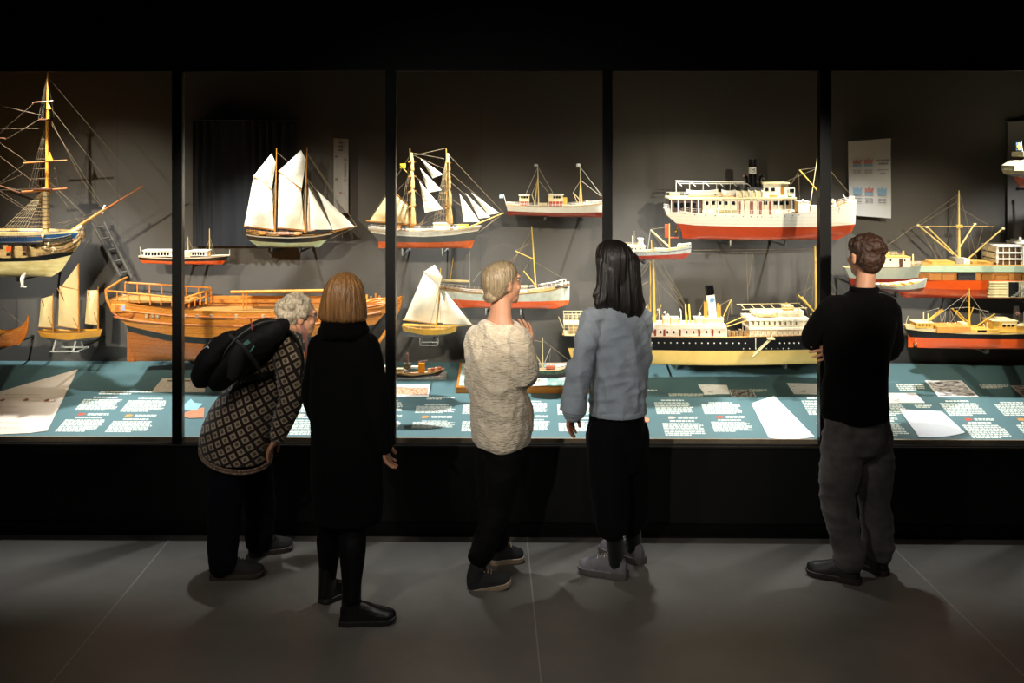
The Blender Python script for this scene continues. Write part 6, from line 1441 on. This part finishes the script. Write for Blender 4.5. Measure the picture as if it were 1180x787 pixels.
bpn = nd(nt, 'ShaderNodeBump', Strength=.75, Distance=.02); nt.links.new(hsum, bpn.inputs['Height']); nt.links.new(bpn.outputs[0], b.inputs['Normal'])
bm = vring(p3, [(J(578.5, 514, 5.29), .14, .14), (J(578, 505, 5.29), .152, .16), (J(577, 480, 5.29), .155, .158), (J(575, 450, 5.28), .15, .145), (J(572, 420, 5.28), .15, .13), (J(572, 400, 5.28), .155, .12), (J(573, 384, 5.28), .145, .11), (J(574, 375, 5.28), .122, .097), (J(574.5, 370.5, 5.28), .1, .082)], rt)
w_, e_, s_ = j['wR'], j['eR'], j['sR']
tb(bm, [s_, s_.lerp(e_, .5), e_ + V((0, 0, .01)), e_.lerp(w_, .3), e_.lerp(w_, .5)], [.07, .074, .072, .066, .058], n=20)
w_, e_, s_ = j['wL'], j['eL'], j['sL']; tb(bm, [s_, s_.lerp(e_, .5), e_, e_.lerp(w_, .8)], [.07, .07, .065, .055], n=20)
p3.mesh('jumper', bm, m, .006, 2, fold(.012, 7, 7, 8, 14, .005))
bm = bmesh.new(); tube(bm, [J(606, 455, 5.2), J(611.5, 470, 5.23), J(612, 484, 5.25), J(612.5, 497, 5.26)], [.012, .014, .014, .009], n=12, k=4); p3.mesh('hanging_scarf_end', bm, cloth('taupe_cloth', (150, 132, 112)))
M = p3.HM; hc = M.translation - p3.loc
def knot(bm):
    for c, r in (((.012, -.098, -.052), (.03, .026, .024)), ((-.012, -.095, -.062), (.03, .024, .02)), ((0, -.088, -.075), (.04, .024, .016)), ((.03, -.082, -.066), (.022, .02, .016))): ell(bm, c, r, M, 14, 10)
hairloft(p3, M, [(.122, .012, .014, -.01), (.114, .045, .05, -.01), (.09, .074, .082, -.014), (.05, .086, .1, -.024), (.005, .086, .088, -.036), (-.035, .075, .066, -.046), (-.065, .05, .04, -.06), (-.075, .03, .024, -.066)], hairmat('ash_blond_hair', (152, 134, 106), (94, 80, 60), .45), .0045, strands(7, .003, hc), knot)
SH3 = mat('charcoal_knit_shoe', (26, 26, 28), .8, var=.15, bump=.3, bscale=200); WS = mat('pale_beige_sole', (168, 146, 124), .6)
shoe(p3, h1, t1, SH3, WS, j['aR'], 0, .2, mat('beige_lace', (150, 130, 104), .8)); shoe(p3, h2, t2, SH3, WS, j['aL'], 0, 0, mat('beige_lace', (150, 130, 104)))

# ---- 4. woman in the blue-grey overshirt
fd = unit(-.32, .95); rt = V((fd.y, -fd.x, 0))
h1, t1 = floorpt(722, 667), floorpt(668, 657); h2, t2 = floorpt(741, 650), floorpt(693, 634)
p4 = Person('person with long black hair in a blue-grey overshirt, wide black trousers and grey trainers', (h1 + t1 + h2 + t2) / 4)
j = dict(pel=J(711, 492, 5.36), chest=J(711, 420, 5.34), neck=J(708, 356, 5.35), head=J(705, 304, 5.38), sL=J(683, 370, 5.3), sR=J(737, 368, 5.4), eL=J(667, 424, 5.22), wL=J(660, 472, 5.22), hL=J(655, 494, 5.24), eR=J(735, 424, 5.52), wR=J(718, 436, 5.6),
         pL=J(699, 505, 5.32), pR=J(725, 505, 5.42), kL=J(704, 575, 5.28), kR=J(726, 572, 5.44), aL=V((h1.x, h1.y, .11)) + (t1 - h1) * .22, aR=V((h2.x, h2.y, .11)) + (t2 - h2) * .22, fL=t1, fR=t2)
p4.body(j, SKIN2, (-.42, .9), 0, 1.0, (.5, .5), (V((.4, .9, 0)), None))
BLK3 = cloth('black_crepe', (10, 9, 10), .85, .01)
bm = vring(p4, [(J(711, 540, 5.36), .125, .115), (J(711, 500, 5.36), .15, .125), (J(711, 470, 5.36), .145, .12)], rt)
for S_, x, y in (('L', 705, 604), ('R', 728, 596)):
    k_ = j['k' + S_]; e_ = J(x, y, 5.26 if S_ == 'L' else 5.42)
    tb(bm, [j['p' + S_] + V((0, 0, .02)), j['p' + S_].lerp(k_, .6), k_, e_], [(.118, .11), (.112, .106), (.1, .1), (.082, .088)], n=24)
p4.mesh('wide_trousers', bm, BLK3, .007, 3, fold(.007, 11, 11, 1.6, 8))
for S_ in 'LR':
    bm = bmesh.new(); tb(bm, [j['k' + S_], j['k' + S_].lerp(j['a' + S_], .5), j['a' + S_], j['a' + S_] - V((0, 0, .04))], [.058, .05, .043, .042], n=18); p4.mesh('sock', bm, cloth('black_sock', (14, 13, 15), .9))
SHIRT = cloth('blue_grey_cotton', (142, 150, 158), .9, .2, 1.0, 15, .05)
bm = vring(p4, [(J(712, 475, 5.36), .148, .14), (J(712, 466, 5.36), .152, .14), (J(713, 440, 5.35), .152, .14), (J(713, 410, 5.35), .155, .13), (J(712, 385, 5.35), .158, .12), (J(711, 370, 5.35), .15, .105), (J(709, 359, 5.35), .11, .085), (J(708, 350, 5.35), .065, .065)], rt)
w_, e_, s_ = j['wL'], j['eL'], j['sL']; tb(bm, [s_.lerp(j['sR'], .25), s_, s_.lerp(e_, .5), e_, e_.lerp(w_, .6), w_.lerp(e_, .02)], [.07, .066, .06, .06, .062, .062], n=22)
w_, e_, s_ = j['wR'], j['eR'], j['sR']; tb(bm, [s_, s_.lerp(e_, .5), e_, e_.lerp(w_, .8)], [.066, .068, .066, .06], n=22)
def shirtfold(c):
    a = 1 - abs(noise.noise(V((c.x * 11 + c.z * 3, c.y * 11, c.z * 4.5 + 9)))) * 2.6
    b_ = 1 - abs(noise.noise(V((c.x * 7 - c.z * 9, c.y * 7, c.z * 15 + 3)))) * 2.6
    return .013 * (max(a, -.6) - .3) + .011 * (max(b_, -.6) - .3) * (.4 + .6 * abs(noise.noise(V((c.x * 4, c.y * 4, c.z * 4))))*2)
o4 = p4.mesh('overshirt', bm, SHIRT, .006, 3, shirtfold)
bm = bmesh.new(); c0 = J(712, 472.5, 5.36); tube(bm, [c0 + rt * (.153 * math.cos(a)) + V((-rt.y, rt.x, 0)) * (.144 * math.sin(a)) for a in [2 * math.pi * q / 48 for q in range(49)]], [(.003, .016)] * 49, n=8); p4.mesh('hem_seam', bm, SHIRT, parent=o4)
bm = bmesh.new(); d = (j['wL'] - j['eL']).normalized(); tube(bm, [j['wL'] - d * .07, j['wL'] - d * .03, j['wL'] + d * .008], [.069, .07, .067], n=26); p4.mesh('turned_cuff', bm, SHIRT, parent=o4)
bm = bmesh.new(); tube(bm, [j['neck'] + V((0, 0, .02 - .012 * math.sin(a))) + rt * (.068 * math.cos(a)) + fd * (.06 * math.sin(a)) for a in [2 * math.pi * q / 28 for q in range(29)]], [(.008, .026)] * 29, n=10); p4.mesh('collar', bm, SHIRT, parent=o4)
M = p4.HM; hc = M.translation - p4.loc
def tails(bm):
    for (x, y, z0, x1, z1, r) in ((-.075, -.06, -.06, -.118, -.235, .026), (-.05, -.085, -.08, -.02, -.26, .028), (-.015, -.09, -.08, .0, -.285, .022), (.03, -.092, -.08, .04, -.30, .034), (.06, -.085, -.06, .09, -.285, .042), (.085, -.06, -.04, .128, -.265, .036), (.09, -.03, -.02, .135, -.20, .026), (-.09, -.04, -.03, -.13, -.19, .018)):
        tb(bm, [M @ V((x, y, z0 + .06)), M @ V(((x * .7 + x1 * .3), y - .012, z0 * .5 + z1 * .5)), M @ V((x1, y - .008, z1 + .035)), M @ V((x1 * .86, y + .008, z1))], [r * 1.25, r * 1.2, r, r * .3], n=14)
hairloft(p4, M, [(.13, .012, .012, -.012), (.121, .048, .052, -.012), (.096, .08, .09, -.018), (.055, .096, .106, -.028), (0, .1, .1, -.036), (-.05, .102, .09, -.042), (-.1, .106, .074, -.05), (-.15, .112, .06, -.056), (-.2, .108, .05, -.06), (-.225, .09, .03, -.062)], hairmat('black_hair', (34, 28, 26), (14, 11, 10), .42), .005, strands(8, .006, hc), tails)
GT = mat('grey_trainer_suede', (104, 100, 104), .8, var=.1, bump=.2, bscale=200); GS = mat('grey_trainer_sole', (92, 88, 86), .6)
shoe(p4, h1, t1, GT, GS, j['aL'] - V((0, 0, .02)), 0, 0, mat('cream_lace', (190, 176, 160), .8), 1.16, .03, 'trainer', .003); shoe(p4, h2, t2, GT, GS, j['aR'] - V((0, 0, .02)), 0, 0, mat('cream_lace', (190, 176, 160)), 1.16, .03, 'trainer', .003)

# ---- 5. man in black with folded arms
fd = unit(-.22, .97); rt = V((fd.y, -fd.x, 0))
h1, t1 = floorpt(991, 673), floorpt(930, 660); h2, t2 = floorpt(1021, 664), floorpt(985, 647)
p5 = Person('person with short dark hair in a black jumper and faded grey jeans, arms folded', (h1 + t1 + h2 + t2) / 4)
j = dict(pel=J(987, 492, 5.3), chest=J(990, 400, 5.3), neck=J(996, 336, 5.3), head=J(996.5, 296, 5.32), sL=J(957, 356, 5.27), sR=J(1024, 354, 5.33), eL=J(936, 390, 5.42), wL=J(975, 398, 5.5), hL=J(1005, 392, 5.46), eR=J(1025, 402, 5.45), wR=J(962, 403, 5.41), hR=J(941, 407, 5.34),
         pL=J(970, 500, 5.27), pR=J(1006, 500, 5.34), kL=J(967, 572, 5.3), kR=J(1007, 570, 5.36), aL=V((h1.x, h1.y, .11)) + (t1 - h1) * .2, aR=V((h2.x, h2.y, .11)) + (t2 - h2) * .22, fL=t1, fR=t2)
p5.body(j, SKIN, (-.3, .95), 0, 1.0, (.3, .45), (None, V((0, .4, 1))))
m = cloth('faded_grey_denim', (86, 82, 79), .85, .2, .3, 350, .12, 10, (56, 53, 52))
bm = bmesh.new()
for S_, r in (('L', .092), ('R', .09)):
    a, k_, e_ = j['p' + S_], j['k' + S_], j['a' + S_]
    tb(bm, [a + V((0, 0, .05)), a.lerp(k_, .5), k_ - rt * (.012 if S_ == 'L' else 0), k_.lerp(e_, .5), e_ + V((0, 0, .015))], [(.088, .095), (.1, .104), (.086, .088), (.08, .082), (.078, .08)], n=22)
tb(bm, [j['pel'] + V((0, 0, .09)), j['pel'] - V((0, 0, .06))], [(.14, .1), (.155, .12)], side=rt, n=26, k=2)
p5.mesh('jeans', bm, m, .007, 2, fold(.009, 6, 6, 12, 17, .002))
KN = cloth('black_fine_knit', (9, 8, 8), .95, .01, .25, 300)
bm = vring(p5, [(J(986, 484, 5.3), .17, .125), (J(985, 474, 5.3), .182, .135), (J(985, 450, 5.3), .178, .132), (J(987, 420, 5.3), .175, .13), (J(989, 392, 5.3), .19, .135), (J(991, 368, 5.3), .2, .125), (J(993, 350, 5.3), .16, .1), (J(995, 338, 5.3), .08, .075), (J(996, 332, 5.3), .06, .06)], rt)
for S_ in 'LR':
    s_, e_, w_ = j['s' + S_], j['e' + S_], j['w' + S_]; o_ = j['s' + ('R' if S_ == 'L' else 'L')]
    tb(bm, [s_.lerp(o_, .3) - V((0, 0, .03)), s_.lerp(o_, .08) - V((0, 0, .004)), s_.lerp(e_, .5), e_, e_.lerp(w_, .5), e_.lerp(w_, .93)], [.08, .075, .07, .062, .054, .045], n=20)
p5.mesh('jumper', bm, KN, .007, 3, fold(.007, 6, 6, 6, 23))
bm = bmesh.new(); tube(bm, [j['neck'] + V((0, 0, .012)) + rt * (.062 * math.cos(a)) + fd * (.058 * math.sin(a)) for a in [2 * math.pi * q / 24 for q in range(25)]], [.016] * 25, n=10); p5.mesh('jumper_collar', bm, KN)
M = p5.HM; bm = bmesh.new()
ell(bm, (0, -.022, .05), (.087, .094, .076), M); ell(bm, (0, -.05, .0), (.078, .062, .07), M); ell(bm, (0, -.062, -.03), (.062, .04, .05), M)
for k in range(40):
    a, z = R.uniform(0, 6.28), R.uniform(-.25, 1); rr_ = math.sqrt(max(0, 1 - z * z)); x, y = math.cos(a) * rr_, math.sin(a) * rr_
    if y > .55 and z < .6: continue
    ell(bm, (x * .08, -.022 + y * .085, .046 + z * .07), (.022, .022, .018), M, 10, 8)
p5.mesh('hair', bm, hairmat('dark_brown_hair', (62, 36, 22), (24, 14, 9), .6), .005, 1, fold(.004, 34, 34, 34, 7))
LS = mat('black_worn_leather', (14, 13, 12), .5, var=.2, bump=.15, bscale=90); LSS = mat('dark_gum_sole', (44, 34, 28), .7)
shoe(p5, h1, t1, LS, LSS, j['aL'], 0, 0, None, 1.08, .028); shoe(p5, h2, t2, LS, LSS, j['aR'], 0, 0, None, 1.08, .028)
# ------------------------------------------------------------------ camera, light, view
cam = bpy.data.cameras.new('camera'); co = bpy.data.objects.new('camera', cam); COL.objects.link(co)
cam.sensor_width = 36; cam.sensor_fit = 'HORIZONTAL'; cam.lens = FPX / 1180 * 36
cam.shift_y = (CY - 393.5) / 1180.0
cam.clip_end = 60
co.matrix_world = Matrix((( RT.x, UP.x, -FW.x, 0), (RT.y, UP.y, -FW.y, 0), (RT.z, UP.z, -FW.z, CAMH), (0, 0, 0, 1)))
S.camera = co
w = bpy.data.worlds.new('dark_room'); S.world = w; w.use_nodes = True
w.node_tree.nodes['Background'].inputs[0].default_value = (0.9, 0.95, 1.0, 1); w.node_tree.nodes['Background'].inputs[1].default_value = 0.004
def spot(name, loc, tgt, power, deg, blend=.5, col=(1, .88, .70), rad=.05):
    l = bpy.data.lights.new(name, 'SPOT'); l.energy = power; l.spot_size = math.radians(deg); l.spot_blend = blend; l.color = col; l.shadow_soft_size = rad
    o = bpy.data.objects.new(name, l); COL.objects.link(o); o.location = loc
    o.rotation_euler = (V(tgt) - V(loc)).to_track_quat('-Z', 'Y').to_euler(); return o
for p, t, e, dg_ in (((-3.15, 1.8, 3.1), (-2.85, 6.4, 1.7), 1050, 22), ((-2.3, 1.7, 3.1), (-2.7, 6.4, 1.2), 760, 21), ((-2.15, 1.7, 3.1), (-1.42, 6.4, 1.5), 640, 21.5), ((-.65, 1.7, 3.1), (-1.42, 6.4, 1.5), 640, 21.5),
                     ((.45, 1.7, 3.1), (-.15, 6.4, 1.5), 720, 21.5), ((-.85, 1.7, 3.1), (-.15, 6.4, 1.4), 520, 21), ((2.25, 1.7, 3.1), (1.15, 6.4, 1.6), 1000, 22), ((1.1, 1.7, 3.1), (1.15, 6.4, 1.3), 560, 21),
                     ((1.85, 1.7, 3.1), (2.5, 6.4, 1.4), 900, 22.5), ((3.35, 1.8, 3.1), (2.5, 6.4, 1.35), 620, 22)):
    # track spots in the room, each framed on one bay of the case
    spot('track_spot', p, (t[0], t[1], t[2] - .07), e * 1.08, dg_, .92, (1, .9, .74), .05)
for x, e in zip((-3.05, -1.8, -.5, .75, 2.0, 3.25), (330, 290, 360, 350, 270, 240)):
    spot('case_spot', (x, 6.05, 2.92), (x, 6.3, .9), e, 70, .8, (.95, .98, 1), .03)
for p, t, e in (((-2.4, 1.6, 4.1), (.2, 5.2,   .6), 230), ((2.6, 1.4, 4.1), (-.6, 4.9, .5), 105), ((.3, .8, 4.1), (.4, 4.6, 0), 90)):
    spot('room_spot', p, t, e, 58, 1.0, (1, .94, .86), .12)
spot('room_spot', (-2.4, -1.6, 3.0), (.35, 5.25, 1.25), 620, 21, .9, (1, .95, .88), .05)  # unseen spot added to brighten the middle visitors' backs
spot('room_spot', (-2.6, .4, 3.6), (-1.3, 5.2, 1.1), 150, 26, 1.0, (1, .94, .86), .08)
S.view_settings.view_transform = 'Standard'; S.view_settings.look = 'None'; S.view_settings.exposure = 0.0; S.view_settings.gamma = 1.0; S.view_settings.use_curve_mapping = False
S.cycles.max_bounces = 8; S.cycles.transparent_max_bounces = 16; S.cycles.use_denoising = True; S.cycles.sample_clamp_indirect = 4.0
S.cycles.caustics_reflective = False; S.cycles.caustics_refractive = False
